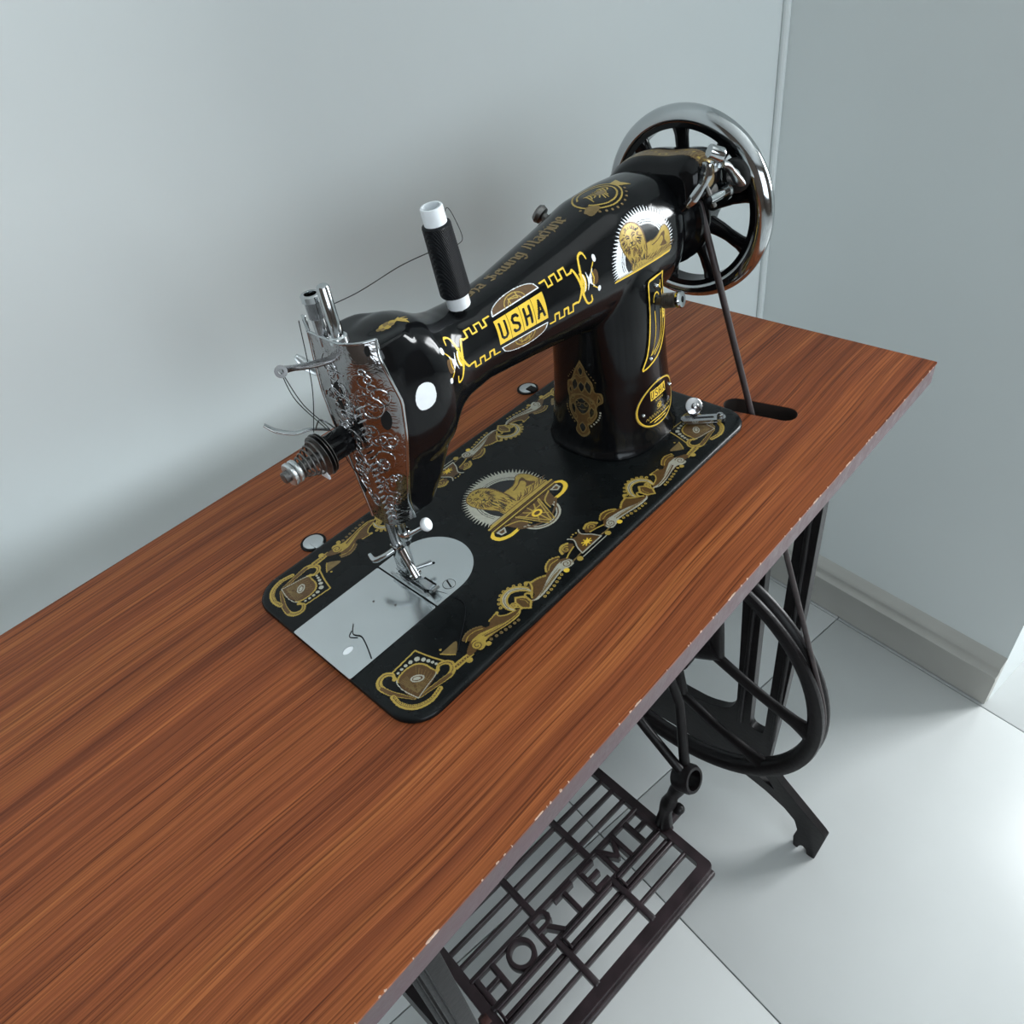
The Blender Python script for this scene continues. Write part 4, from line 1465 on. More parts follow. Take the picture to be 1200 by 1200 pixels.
        A.line(Q([(119, 11.2), (129, 13.4), (139, 16.0), (147, 17.2)]), 0.36, BRN)
        A.spiral(*q(153.4, 15.4), 3.9, deg(120), -1.7 * sg, 0.8, BRN)
        A.ell(*q(148.6, 11.2), 2.0, 2.0, YEL)
        for p in [(122.4, 7.6), (125.8, 7.9), (129.3, 8.2), (133.0, 8.8), (136.8, 9.6), (140.2, 10.5), (143.6, 11.4)]:
            A.ell(*q(*p), 1.15, 1.15, GOLD)
            A.ell(*q(*p), 0.5, 0.5, BRN)
        A.poly(Q([(121.8, 22.4), (131.4, 22.4), (137.0, 19.4), (136.1, 17.4), (127.5, 14.6), (119.4, 13.4)]), BRN)
        A.scallop(Q([(126.5, 23.2), (131.4, 22.2), (136.2, 19.6)]), 0.9, GOLD)
        A.line(Q([(123.4, 26.2), (125.4, 24.4), (123.8, 20.6), (120.6, 17.4), (117.4, 14.6)]), 1.3, GOLD)
        A.ell(*q(123.6, 25.6), 1.5, 1.5, GOLD)
        A.scallop(Q([(140.0, 21.6), (143.5, 25.0), (149.5, 26.6), (154.6, 23.8)]), 1.1, GOLD)
        A.spl_poly(Q([(139.6, 20.4), (143.5, 24.6), (149.7, 26.2), (155.1, 23.0), (148.9, 20.6)]), BRN)
        A.line(Q([(141.4, 21.0), (146.5, 23.4), (153.0, 22.6)]), 0.7, GOLD)
        # small bead fan beside the centre panel
        A.spl_poly(Q([(158.6, 23.4), (160.8, 27.8), (165.0, 29.2), (169.0, 27.2), (170.6, 23.2), (164.6, 21.0)]), BRN)
        A.scallop(Q([(158.9, 23.6), (160.8, 27.2), (164.6, 28.8), (168.6, 27.4)]), 1.0, GOLD)
        A.spiral(*q(163.8, 24.2), 3.0, deg(20), 1.2 * sg, 0.9, GOLD)
        A.line(Q([(157.5, 18.4), (163.0, 20.4), (168.8, 21.8)]), 1.1, GOLD)
        A.ell(*q(162.6, 10.8), 2.2, 2.2, GOLD)
        A.line(Q([(156.8, 13.0), (163.0, 13.4), (168.0, 13.8)]), 0.9, TRN)
    half(0)
    half(1)
    # centre panel
    A.poly([(172.4, 28.4), (174.2, 24.4), (170.4, 19.2), (168.0, 13.4), (188.0, 13.4), (185.6, 19.2), (181.8, 24.4), (183.6, 28.4), (178, 26.6)], BRN)
    A.line([(172.0, 30.0), (173.8, 27.6), (173.6, 24.6), (170.0, 19.2), (167.6, 13.0)], 0.9, SIL)
    A.line([(184.0, 30.0), (182.2, 27.6), (182.4, 24.6), (186.0, 19.2), (188.4, 13.0)], 0.9, SIL)
    A.line([(167.4, 12.8), (188.6, 12.8)], 0.8, SIL, False)
    A.line([(165.3, 10.2), (190.7, 10.2)], 0.8, SIL, False)
    for k in range(4):
        A.line([(178 - 4.2 * cos(k * pi / 4), 17.4 - 2.8 * sin(k * pi / 4)), (178 + 4.2 * cos(k * pi / 4), 17.4 + 2.8 * sin(k * pi / 4))], 0.9, YEL, False)
    A.ell(178, 17.4, 2.6, 1.7, YEL)
    for k in (-1, 0, 1):
        A.ell(178 + 2.6 * k, 30.0 - abs(k) * .8, 0.7, 0.7, GOLD)
    o = A.build('border_print', (lambda u, v: (u / 1000, 0.178 - v / 1000, 0.00012)) if flip_y else bed_place, bed)
    o['label'] = 'gold scroll border along the %s edge of the bed' % ('back' if flip_y else 'front')


border(False)
border(True)


# --- lion in front of a rising sun
def lion(A, cx, cy, ku, kv, sun, body, shade, dark):
    T = lambda pts: [(cx + p[0] * ku, cy + p[1] * kv) for p in pts]
    rim = []
    n = 46
    for i in range(n + 1):
        a = radians(-24 + 228 * i / n)
        for rr, da in ((30.6, -2.2), (35.2, 0.6), (30.6, 1.4)):
            b = a + radians(da)
            rim.append((rr * cos(b), 13 + rr * sin(b)))
    A.poly(T(rim + [(-30, 0), (30, 0)]), sun)
    for r in (23.0, 24.6):
        A.line(T([(r * cos(radians(a)), 13 + r * sin(radians(a))) for a in range(-20, 201, 10)]), 0.5 * ku, dark)
    A.poly(T([(21.4 * cos(radians(a)), 13 + 21.4 * sin(radians(a))) for a in range(-30, 211, 8)]), dark)
    # body lying to the right
    A.spl_poly(T([(-14, 1), (-5, 15), (3, 19.0), (11, 18.5), (17, 20.5), (22, 24.5), (27, 24), (30.5, 17), (31, 6), (31.5, 1), (10, 0)]), body)
    A.spl_poly(T([(8, 15), (16, 17), (21, 20), (25, 20), (24, 14), (27, 8), (20, 9), (14, 12)]), shade)
    A.spl_poly(T([(9, 14), (15, 15.5), (21, 18), (22, 14), (18, 10.5), (12, 11.5)]), body)
    for k in range(20):
        x = -8 + 2.0 * k
        A.line(T([(x, 2 + rgd.uniform(0, 2)), (x + 4, 4 + rgd.uniform(0, 3)), (x + 7, 5.5 + rgd.uniform(0, 4))]), [0.4 * ku, 0.9 * ku, 0.3 * ku], shade)
    A.line(T([(-3, 16), (3, 19.4), (11, 19.0), (17, 21.0), (22, 25.0), (27, 24.4), (30.8, 17), (31.4, 6)]), 0.7 * ku, shade)
    # mane
    A.spl_poly(T([(-23, 28), (-22, 35), (-17, 39.5), (-10, 41), (-4, 38.5), (0, 33), (2, 24), (2.5, 12), (-1, 2), (-14, 1), (-15, 9), (-19, 16), (-22, 22)]), body)
    for k in range(70):
        a = rgd.uniform(0, 2 * pi)
        r0 = rgd.uniform(6.0, 9.0)
        c = Vector((-12.0, 29))
        d = Vector((cos(a) * 0.9, sin(a)))
        e = c + d * (r0 + rgd.uniform(2.5, 4.5)) + Vector((rgd.uniform(-1, 1), -1.4))
        if e.y > 39.5 or e.x < -22:
            continue
        A.line(T([tuple(c + d * r0), tuple(c + d * (r0 + 1.6) + Vector((rgd.uniform(-.9, .9), -.5))), tuple(e)]), [0.35 * ku, 0.9 * ku, 0.3 * ku], shade if k % 4 else dark)
    for k in range(34):
        x = rgd.uniform(-15, 1.5)
        y = rgd.uniform(8, 21)
        A.line(T([(x, y), (x + rgd.uniform(-.8, 1.2), y - 3), (x + rgd.uniform(-1, 1), y - 6)]), [0.3 * ku, 0.9 * ku, 0.3 * ku], shade if k % 3 else dark)
    A.line(T([(-23, 28), (-22, 35), (-17, 39.5), (-10, 41), (-4, 38.5), (0, 33), (2, 24), (2.5, 12), (0.5, 3)]), [0.7 * ku, 0.8 * ku, 1.3 * ku, 1.0 * ku], shade)
    A.line(T([(-23, 28), (-21, 21), (-18, 14), (-15, 8), (-14, 2)]), 0.7 * ku, shade)
    # face: broad muzzle, heavy brow, slanted eyes
    A.spl_poly(T([(-17.6, 33), (-15, 36), (-12, 36.6), (-9, 36), (-6.4, 33), (-6.8, 27), (-9, 22.4), (-12, 20.6), (-15, 22.4), (-17.2, 27)]), body)
    for sx in (-1, 1):
        A.line(T([(-12 + sx * 1.4, 31.6), (-12 + sx * 3.2, 32.8), (-12 + sx * 5.2, 32.2)]), [1.0 * ku, 1.2 * ku, 0.5 * ku], shade)
        A.line(T([(-12 + sx * 2.0, 30.6), (-12 + sx * 4.2, 31.0)]), 0.8 * ku, dark, False)
        A.line(T([(-12 + sx * 1.3, 31), (-12 + sx * 1.6, 27.6), (-12 + sx * 2.2, 26.2)]), 0.5 * ku, shade)
        A.line(T([(-12 + sx * 2.4, 26.4), (-12 + sx * 3.8, 24.6), (-12 + sx * 3.0, 22.4)]), 0.6 * ku, shade)
        A.line(T([(-12, 24.6), (-12 + sx * 1.6, 23.4), (-12 + sx * 3.0, 24.0)]), 0.6 * ku, dark)
        A.line(T([(-12 + sx * 4.6, 29), (-12 + sx * 5.0, 26), (-12 + sx * 4.2, 23.6)]), 0.6 * ku, shade)
    A.poly(T([(-13.7, 27.0), (-10.3, 27.0), (-11.2, 25.2), (-12.8, 25.2)]), dark)
    A.line(T([(-12, 25.2), (-12, 23.8)]), 0.6 * ku, dark, False)
    A.line(T([(-13.5, 21.8), (-12, 21.2), (-10.5, 21.8)]), 0.8 * ku, shade)
    # front paws and ground line
    A.spl_poly(T([(-12, 1), (-9, 6), (-3, 6.5), (2, 4), (3, 1)]), body)
    for x in (-9, -6.5, -4):
        A.line(T([(x, 4.6), (x + .3, 2.4)]), 0.5 * ku, shade, False)
    A.line(T([(-31, 0.4), (32, 0.4)]), 1.2 * kv, body, False)
    A.line(T([(-31, 1.7), (32, 1.7)]), 0.6 * kv, shade, False)


A = Art(140, 44, 224, 136, 0.36)
lion(A, 181, 84, 1, 1, SIL, GOLD, BRN, INK)
for y, wd, c in ((83.0, 2.0, GOLD), (80.8, 1.2, BRN), (79.0, 1.6, GOLD), (77.2, 0.8, BRN)):
    A.line([(147, y), (216, y)], wd, c, False)
# ribbon ring and monogram below the plinth
A.ell(181, 64.5, 17.2, 15.4, SIL, hole=0.78, a0=178, a1=362)
A.ell(181, 64.5, 15.6, 13.9, BRN, hole=0.93, a0=178, a1=362)
for s_ in (-1, 1):
    q = lambda x, y: (181 + s_ * x, y)
    A.line([q(35, 78.2), q(38.0, 75.0), q(36.4, 69.6), q(30.0, 66.4), q(22.0, 66.0), q(16.0, 68.0), q(20.0, 72.5)], [2.0, 3.4, 3.6, 3.0, 2.6, 2.2, 1.0], YEL)
    A.poly([q(33.5, 76.5), q(25.0, 76.0), q(28.5, 70.6), q(33.0, 71.6)], SIL)
    A.poly([q(31.5, 75.2), q(26.8, 75.0), q(29.2, 71.8), q(31.8, 72.6)], BRN)
    A.poly([q(24, 76), q(13, 76.4), q(12, 63), q(20, 65.5)], BRN)
    A.line([q(24, 76), q(14, 71), q(10.5, 62.5)], 1.2, GOLD)
    A.line([q(21, 66), q(13, 60), q(4, 55.5)], [1.4, 1.8, 1.0], BRN)
    A.line([q(12.5, 76), q(3, 52.5)], 1.6, GOLD, False)
A.poly([(169, 76.2), (193, 76.2), (185, 54.5), (181, 52), (177, 54.5)], BRN)
for pts in ([(170, 75.5), (180.5, 53)], [(192, 75.5), (181.5, 53)], [(172, 70.5), (190, 70.5)], [(175, 75), (186, 60)], [(187, 75), (176, 60)], [(181, 76), (181, 53)]):
    A.line(pts, 1.1, GOLD, False)
A.ell(181, 66.5, 4.6, 3.4, YEL)
A.ell(181, 66.5, 2.6, 1.8, BRN)
A.build('medallion_print', bed_place, bed)['label'] = 'gold and silver lion medallion on the bed'

# --- lion on the arm end
A = Art(-34, -3, 34, 40, 0.34)
lion(A, 0, 0, 0.93, 0.76, WHT, GOLD, BRN, INK)
A.line([(-30, -0.9), (28, -0.9)], 1.0, YEL, False)
A.build('lion_print', arm_place(0.3015, 179.0, 0.0385), body, 3)['label'] = 'silver sunburst lion print on the arm end'

# --- name panel on the front of the arm
A = Art(-70, -21, 74, 21, 0.34)
for s_ in (-1, 1):
    arc = []
    for i in range(25):
        t = -1 + 2 * i / 24
        arc.append((19.6 * t, s_ * (10.6 + 7.6 * math.sqrt(max(0, 1 - t * t)) ** 0.9)))
    A.poly(arc, WHT)
    A.poly([(p[0] * 0.95, s_ * (11.3 + (abs(p[1]) - 10.6) * 0.84)) for p in arc], BRN)
    for r in (5.6, 3.6):
        A.line([(r * 1.5 * cos(radians(a)), s_ * (10.9 + r * sin(radians(a)))) for a in range(0, 181, 15)], 0.55, GOLD)
    A.line([(-3.4, s_ * 11.4), (-3.4, s_ * 14.6), (3.4, s_ * 12.6), (3.4, s_ * 15.8)], 0.7, GOLD, False)
for k in range(4):
    x0 = -20.2 + 10.15 * k
    A.poly([(x0, -8.2), (x0 + 9.85, -8.2), (x0 + 9.85, 8.2), (x0, 8.2)], YEL)
BLK = {
    'U': [[(-2.1, 4.8), (-2.1, -3.2), (-0.9, -4.6), (0.9, -4.6), (2.1, -3.2), (2.1, 4.8)]],
    'S': [[(2.3, 3.4), (1.2, 4.6), (-1.2, 4.6), (-2.2, 3.2), (-2.0, 1.2), (1.8, -0.9), (2.2, -3.0), (1.2, -4.6), (-1.2, -4.6), (-2.3, -3.4)]],
    'H': [[(-2.1, 4.8), (-2.1, -4.8)], [(2.1, 4.8), (2.1, -4.8)], [(-2.1, 0), (2.1, 0)]],
    'A': [[(-2.4, -4.8), (0, 4.6)], [(0, 4.6), (2.4, -4.8)], [(-1.7, -1.6), (1.7, -1.6)]],
}


def block_word(A, word, x0, y0, pitch, k, wd, col):
    for i, ch in enumerate(word):
        for st in BLK[ch]:
            A.line([(x0 + pitch * i + p[0] * k, y0 + p[1] * k) for p in st], wd, col, False)


block_word(A, 'USHA', -15.3, 0, 10.15, 1.05, 1.85, INK)
for s_ in (-1, 1):                       # stepped frets to both sides
    q = lambda x, y: (s_ * x, y)
    for sy in (-1, 1):
        pts = []
        hi, lo = 12.6, 8.4
        x = 21.4
        for k in range(3):
            pts += [q(x, sy * lo), q(x, sy * hi), q(x + 4.4, sy * hi), q(x + 4.4, sy * lo), q(x + 8.0, sy * lo)]
            x += 8.0
        A.line(pts[1:], 1.1, YEL, False)
    A.line([q(45, 8.6), q(47, 9.0), q(49, 5), q(50.6, 0), q(52.0, -7), q(55.0, -12.5), q(59.0, -12.4), q(58.6, -9.0)], [0.9, 1.3, 1.6, 2.0, 1.7, 1.2, 1.2, 0.9], YEL)
    A.line([q(45, -8.4), q(47.2, -8.6), q(49.6, -5), q(51.4, 0), q(52.6, 7), q(55.0, 12.6), q(59.0, 13.6), q(60.2, 10.4)], [0.9, 1.3, 1.6, 2.0, 1.7, 1.2, 1.2, 0.9], YEL)
    A.spl_poly([q(50.5, 6), q(54.5, 4), q(55.5, 0), q(54.5, -4), q(50.5, -6), q(52.6, 0)], YEL)
    A.line([q(53.4, 4.4), q(54.6, 0), q(53.4, -4.4)], 0.6, WHT)
    A.poly([q(56.0, 5.5), q(58.0, 1.6), q(62.5, 5.0), q(60.4, 0), q(62.5, -5.0), q(58.0, -1.6), q(56.0, -5.5), q(57.0, 0)], WHT)
    A.spl_poly([q(60.6, 3), q(64.8, 3.6), q(66.0, 0), q(64.8, -3.6), q(60.6, -3)], BRN)
    A.line([q(61.2, 3.4), q(62.2, 0), q(61.2, -3.4)], 0.7, YEL)
    A.line([q(61, 4.2), q(64.4, 7.2)], 0.6, YEL, False)
    A.line([q(61, -4.2), q(64.4, -6.4)], 0.6, YEL, False)
    A.ell(*q(66.0, 8.6), 1.5, 1.7, WHT)
    A.ell(*q(66.0, -7.2), 1.4, 1.6, WHT)
A.build('name_print', arm_place(0.1905, 160.5, 0.0272), body, 3)['label'] = 'yellow USHA name panel on the arm'

# --- black letter line along the top of the arm
GL = {
    'U': (1.15, [[(-.2, 1.35), (.05, 1.5), (.05, .2), (.3, 0), (.75, .25)], [(.75, 1.5), (.75, .1), (.9, 0)]]),
    's': (.78, [[(.55, .9), (.2, 1.0), (.08, .68), (.5, .42), (.45, .05), (.05, .05)]]),
    'h': (.85, [[(0, 1.6), (0, .05)], [(0, .78), (.3, 1), (.5, .8), (.5, .15), (.32, -.25)]]),
    'a': (.85, [[(.05, .92), (.35, 1), (.5, .8), (.5, .05), (.62, 0)], [(.5, .55), (.1, .45), (.05, .12), (.28, 0), (.5, .18)]]),
    'S': (1.25, [[(.85, 1.35), (.4, 1.6), (.1, 1.3), (.2, .95), (.7, .75), (.8, .3), (.4, 0), (0, .2)], [(.45, 1.5), (.45, .1)]]),
    'e': (.75, [[(.08, .5), (.5, .62), (.42, .95), (.2, 1), (.05, .75), (.05, .2), (.25, 0), (.52, .15)]]),
    'w': (1.2, [[(0, 1), (0, .12), (.2, 0), (.42, .15)], [(.42, 1), (.42, .12), (.62, 0), (.85, .2)], [(.85, 1.05), (.85, .12)]]),
    'i': (.42, [[(0, 1), (0, .12), (.15, 0)], [(-.02, 1.35), (.05, 1.4)]]),
    'n': (.85, [[(0, 1), (0, .02)], [(0, .8), (.28, 1), (.5, .8), (.5, .1), (.62, 0)]]),
    'g': (.85, [[(.45, .85), (.2, 1), (.05, .75), (.05, .2), (.25, 0), (.5, .2)], [(.5, 1), (.5, -.2), (.25, -.5), (0, -.35)]]),
    'M': (1.5, [[(0, .1), (.12, 1.4)], [(.12, 1.4), (.48, 1.55), (.52, .05)], [(.52, 1.4), (.95, 1.55), (1.0, .12), (1.15, 0)]]),
    'c': (.72, [[(.48, .85), (.25, 1), (.05, .75), (.05, .2), (.25, 0), (.48, .12)]]),
    ' ': (.75, []),
}


def black_letter(A, text, x, y, k, col):
    nv = Vector((0.15 * cos(radians(35)), 0.15 * sin(radians(35)))) * k
    for ch in text:
        adv, sts = GL[ch]
        for st in sts:
            for a, b in zip(st[:-1], st[1:]):
                p, q = Vector((x + a[0] * k, y + a[1] * k)), Vector((x + b[0] * k, y + b[1] * k))
                A.poly([tuple(p - nv), tuple(p + nv), tuple(q + nv), tuple(q - nv)], col)
                A.line([tuple(p - nv), tuple(p + nv)], 0.32, col, False)
        x += adv * k * 0.87
    return x


A = Art(-2, -5, 112, 9, 0.30)
black_letter(A, 'Usha Sewing Machine', 8.5, -1.0, 7.0, TRN)
A.spiral(2.6, 2.0, 2.6, 30, 1.3, 0.7, TRN)
A.build('lettering_print', arm_place(0.1560, 93.0, 0.034), body, 3)['label'] = 'tarnished gold black letter line along the top of the arm'

# --- round emblem on top of the arm end
A = Art(-20, -18, 24, 18, 0.32)
A.ell(0, 0, 16.5, 13.5, GOLD, hole=0.93)
A.ell(0, 0, 13.5, 10.8, GOLD, hole=0.91, a0=200, a1=150)
for a in range(190, 350, 13):
    A.ell(18.4 * cos(radians(a)), 15.8 * sin(radians(a)), 0.85, 0.85, TRN)
A.spl_poly([(-19, -6), (-14, -4), (-9, -9), (-13, -11), (-18, -11)], TRN)
A.poly([(16, -3), (23, -7), (21, -1), (23, 4), (16, 3)], GOLD)
for k in range(9):
    x = -8 + 2 * k
    A.line([(x, -4 + 3 * sin(k)), (x + 2.5, 1 + 2 * cos(k)), (x + 1, 4)], [0.7, 1.2, 0.5], GOLD)
A.ell(3, 0, 3.6, 2.6, TRN)
EP = arm_place(0.2945, 94.0, 0.0450)
A.build('emblem_print', lambda u, v: EP(u * 1.16, v * 1.16), body, 3)['label'] = 'round gold emblem on top of the arm end'

# --- leaf on top of the head
A = Art(-12, -8, 14, 8, 0.30)
for k, (x, y, r) in enumerate(((-9, 1, 1.6), (-6, 1.4, 2.2), (-3, 1.2, 2.4), (0, .8, 2.0), (-7.5, -0.6, 1.4), (-4.5, -0.9, 1.8), (-1.5, -.6, 1.5))):
    A.ell(x, y, r * 1.2, r * 0.8, GOLD if k % 2 else TRN)
A.poly([(1, .8), (6, 2.6), (5.2, 1.2), (11, 1.2), (6.4, 0.2), (10, -1.4), (7.6, -2.0), (7.8, -4.8), (4.6, -2.2), (3.0, -0.6)], GOLD)
A.build('leaf_print', arm_place(0.1090, 103.0, 0.0415), body, 3)['label'] = 'gold leaf print on top of the head'

# --- scrollwork on the pillar side
A = Art(-20, -35, 20, 35, 0.36)
A.spl_poly([(0, 33), (3.5, 27), (5, 22), (9.5, 15), (11, 8), (16, 7), (17, 0), (12.5, -4), (12, -12), (8, -19), (5, -22), (6, -28), (0, -33), (-6, -29), (-5, -22), (-9, -18), (-12.5, -10), (-12, -2), (-13.5, 4), (-13, 12), (-9, 15), (-6, 22), (-3.5, 27)], TRN)
A.spl_poly([(0, 30), (2.6, 26), (4, 21), (8.5, 14), (9.8, 8), (15, 6), (15.6, 0), (11.5, -4), (10.8, -12), (7, -18), (4, -21), (5, -27), (0, -31), (-5, -28), (-4, -21), (-8, -17), (-11.3, -10), (-10.8, -2), (-12.2, 4), (-11.8, 11), (-8, 14), (-5, 21), (-2.6, 26)], BRN)
for pts in ([(0, 28), (2.2, 24), (0, 20), (-2.2, 24)], [(5, 17), (8.5, 12), (7, 6), (3, 11)], [(-5, 17), (-8.5, 12), (-7, 6), (-3, 11)], [(0, 15), (3, 11), (0, 6), (-3, 11)],
            [(-10, 9), (-12, 5), (-9, 3)], [(13.5, 5), (15, 1), (12.5, -1.5)], [(0, 1.5), (6, -3), (5, -9), (0, -13), (-5, -9), (-6, -3)], [(8, -5), (10.5, -9), (7, -15), (6, -9)], [(-8, -5), (-10.5, -9), (-7, -15), (-6, -9)],
            [(0, -20), (3, -24), (0, -29), (-3, -24)], [(6, 3), (10, 0), (8, -2)], [(-6, 3), (-10, 0), (-8, -2)]):
    A.spl_poly(pts, INK)
    A.line(pts + [pts[0]], 0.9, TRN)
for s_ in (-1, 1):
    A.line([(0, 4.4), (s_ * 6, 2), (s_ * 11, -3), (s_ * 10, -10)], 1.3, TRN)
    A.line([(0, 18), (s_ * 4, 20), (s_ * 7, 16)], 0.8, TRN)
    A.spiral(s_ * 7, -17, 3, 90, s_ * 1.2, 0.8, TRN)
    A.spiral(s_ * 4, -4, 3, 0, s_ * 1.2, 0.5, TRN)
    for k in range(7):
        A.ell(s_ * (14.5 - 0.2 * k * k), -9 - 2.3 * k + .2 * k, 0.75, 0.75, SIL if s_ > 0 else TRN)
    for k in range(5):
        A.ell(s_ * (5.5 + 1.6 * k), 24.5 - 2.1 * k, 0.5, 0.5, TRN)
A.line([(-4.5, -5), (0, -3.4), (4.5, -5)], 0.5, TRN)
A.line([(-3, -8), (0, -9), (3, -8)], 0.5, TRN)
A.build('scroll_print', pil_place(-82.0, 0.0500, 0.0430), body, 3)['label'] = 'dull gold scroll print on the side of the pillar'

# --- oval maker's badge on the pillar
BT, BZ, BR = 4.0, 0.0345, 0.0450
bp_ = pil_place(BT, BZ, BR, 0.0006)
bm = bmesh.new()
rows = []
for k in (1.0, 0.97, 0.85, 0.6, 0.3):
    rows.append([bm.verts.new(pil(BT + math.degrees(0.0265 * k * cos(2 * pi * i / 48) / BR), BZ + 0.0190 * k * sin(2 * pi * i / 48), 0.0001 if k == 1.0 else 0.0005)) for i in range(48)])
for a, b in zip(rows[:-1], rows[1:]):
    for i in range(48):
        bm.faces.new((a[i], a[(i + 1) % 48], b[(i + 1) % 48], b[i]))
bm.faces.new(rows[-1])
badge = mp('maker_badge', bm, M_japan, 60)
badge['label'] = 'oval black badge with gold rim'
A = Art(-28, -20, 28, 20, 0.26)
A.ell(0, 0, 26.3, 18.9, GOLD, hole=0.925)
A.ell(0, 0, 25.3, 18.2, YEL, hole=0.965)
for k in range(4):
    x0 = -10.4 + 5.25 * k
    A.poly([(x0, 5.2), (x0 + 5.0, 5.2), (x0 + 5.0, 13.4), (x0, 13.4)], YEL)
block_word(A, 'USHA', -7.9, 9.3, 5.25, 0.60, 0.9, INK)
def scrawl(x0, x1, y, h, wd, col):
    n = int((x1 - x0) / (h * 0.55))
    A.line([(x0 + (x1 - x0) * i / n, y + (h * 0.5 * (1 if i % 2 else -1)) * rgd.uniform(.5, 1.2)) for i in range(n + 1)], wd, col)
scrawl(-5, 6, 2.8, 1.8, 0.45, GOLD)
A.ell(0, -2.2, 3.2, 2.4, GOLD, hole=0.7)
A.line([(-1.4, -1.2), (1.4, -2.0), (-1.2, -3.2), (1.4, -3.4)], 0.6, YEL)
A.poly([(-3.4, -4.6), (3.4, -4.6), (3.4, -5.4), (-3.4, -5.4)], GOLD)
scrawl(-17, 19, -8.4, 2.6, 0.5, GOLD)
scrawl(-13, 14, -12.0, 0.9, 0.5, YEL)
scrawl(-8, 8, -14.4, 0.8, 0.45, YEL)
A.build('badge_print', bp_, badge, 3)
for u, v in ((-19.5, -3.0), (20.5, 3.5)):
    p = pil(BT + math.degrees(u / 1000 / BR), BZ + v / 1000, 0.0)
    h = BV.ray_cast(p + Vector((0, -0.02, 0)), Vector((0, 1, 0)))
    nrm = h[1] if h[0] is not None else Vector((0, -1, 0))
    bm = bmesh.new()
    lathe(bm, [(0.0004, 0.0017), (0.0014, 0.0015), (0.0020, 0.0008), (0.0021, 0.0001)], p, nrm, 16)
    mp('rivet', bm, M_chrome, 60, badge)

# --- stitch length plate with its slot, and the lever that stands out of it
PT, PZ, PRr = 6.5, 0.1000, 0.0420
pl = [(-3.0, 31.5), (14.5, 31.3), (16.8, 29.5), (17.6, 6.0), (14.5, -8.0), (8.0, -19.0), (-1.0, -27.0), (-17.5, -31.5), (-12.5, -22.0), (-8.5, -9.0), (-6.0, 8.0)]
pl2 = [(p.x, p.y) for p in spline([(q[0], q[1], 0) for q in pl[1:]], 4)]
outl = [(-5.2, 29.0), (-4.6, 30.6), (-3.0, 31.4), (0.0, 31.5)] + pl2
bm = bmesh.new()
Ap = Art(-20, -34, 20, 34, 0.5)
Ap.poly(outl, 0)
vid = {}
for j in range(0, Ap.ny - 2, 2):
    for i in range(0, Ap.nx - 2, 2):
        if Ap.g[j:j + 3, i:i + 3].min() >= 0:
            f_ = []
            for a, b in ((i, j), (i + 2, j), (i + 2, j + 2), (i, j + 2)):
                if (a, b) not in vid:
                    u, v = Ap.x0 + a * 0.5, Ap.y0 + b * 0.5
                    vid[(a, b)] = bm.verts.new(pil(PT + math.degrees(u / 1000 / PRr), PZ + v / 1000, 0.0010))
                f_.append(vid[(a, b)])
            bm.faces.new(f_)
bmesh.ops.solidify(bm, geom=bm.faces[:], thickness=0.0009)
sp_ = mp('stitch_plate', bm, M_japan, 60)
sp_['label'] = 'black stitch length plate outlined in yellow'
A = Art(-21, -35, 21, 35, 0.30)
A.line(outl + [outl[0]], 1.35, YEL, False)
A.line([(0.5, 8), (0.0, -6), (-3.5, -17), (-8.0, -23.0)], 0.7, YEL)
A.line([(9.0, 6), (7.5, -7), (2.5, -17), (-7.0, -23.0)], 0.7, YEL)
A.line([(12.0, 6), (10.6, -7), (5.5, -17), (-4.0, -24.0)], 0.7, YEL)
A.spl_poly([(1.5, 12), (7.5, 12), (7.0, -6), (2.0, -16), (-5.5, -21.5), (-2.0, -14), (1.2, -5)], INK)
A.ell(4.2, 15.5, 4.6, 5.6, YEL, a0=20, a1=190, hole=0.8)
A.ell(4.2, 14.5, 3.6, 4.6, INK)
A.line([(10.8, 22.0), (9.0, 24.0), (12.4, 24.6), (11.8, 21.0), (12.4, 26.4)], 0.8, YEL, False)
A.line([(12.6, 17.4), (14.4, 18.6), (13.4, 14.6), (15.2, 14.2)], 0.8, YEL, False)
A.poly([(12.2, 5), (15.8, 5), (15.0, -2), (12.0, -3)], YEL)
A.line([(13.0, 3.4), (14.6, 2.4), (13.0, 1.0), (14.2, -0.6)], 0.5, INK, False)
A.build('plate_print', pil_place(PT, PZ, PRr, 0.00125), sp_, 3)
for u, v in ((5.0, 25.0), (-9.0, -25.6)):
    p = pil(PT + math.degrees(u / 1000 / PRr), PZ + v / 1000, 0.0009)
    bm = bmesh.new()
    lathe(bm, [(0.0, 0.0019), (0.0012, 0.0017), (0.0018, 0.0009), (0.0019, 0.0001)], p, (0.15, -0.97, 0.1), 16)
    mp('rivet', bm, M_chrome, 60, sp_)
LV0 = pil(PT + math.degrees(0.0045 / PRr), PZ + 0.0135, 0.0)
LVd = Vector((0.17, -0.94, 0.22)).normalized()
bm = bmesh.new()
lathe(bm, [(-0.004, 0.0026), (0.006, 0.0026), (0.0062, 0.0040)] + [(0.0066 + 0.0016 * i + d, 0.0053 - e) for i in range(6) for d, e in ((0.0, 0.0), (0.0010, 0.0), (0.0013, 0.0005))] + [(0.0170, 0.0054), (0.0175, 0.0048)], LV0, LVd, 28)
lv = mp('stitch_lever', bm, M_dkmetal, 40)
bm = bmesh.new()
lathe(bm, [(0.0172, 0.0056), (0.0195, 0.0061), (0.0206, 0.0054), (0.0208, 0.0022), (0.0190, 0.0021), (0.0190, 0.0001)], LV0, LVd, 28)
mp('lever_knob', bm, M_chrome, 40, lv)['label'] = 'bright end of the stitch lever'
bm = bmesh.new()
lathe(bm, [(0.0195, 0.0020), (0.01955, 0.0001)], LV0, LVd, 16)
mp('lever_bore', bm, M_hole, 40, lv)

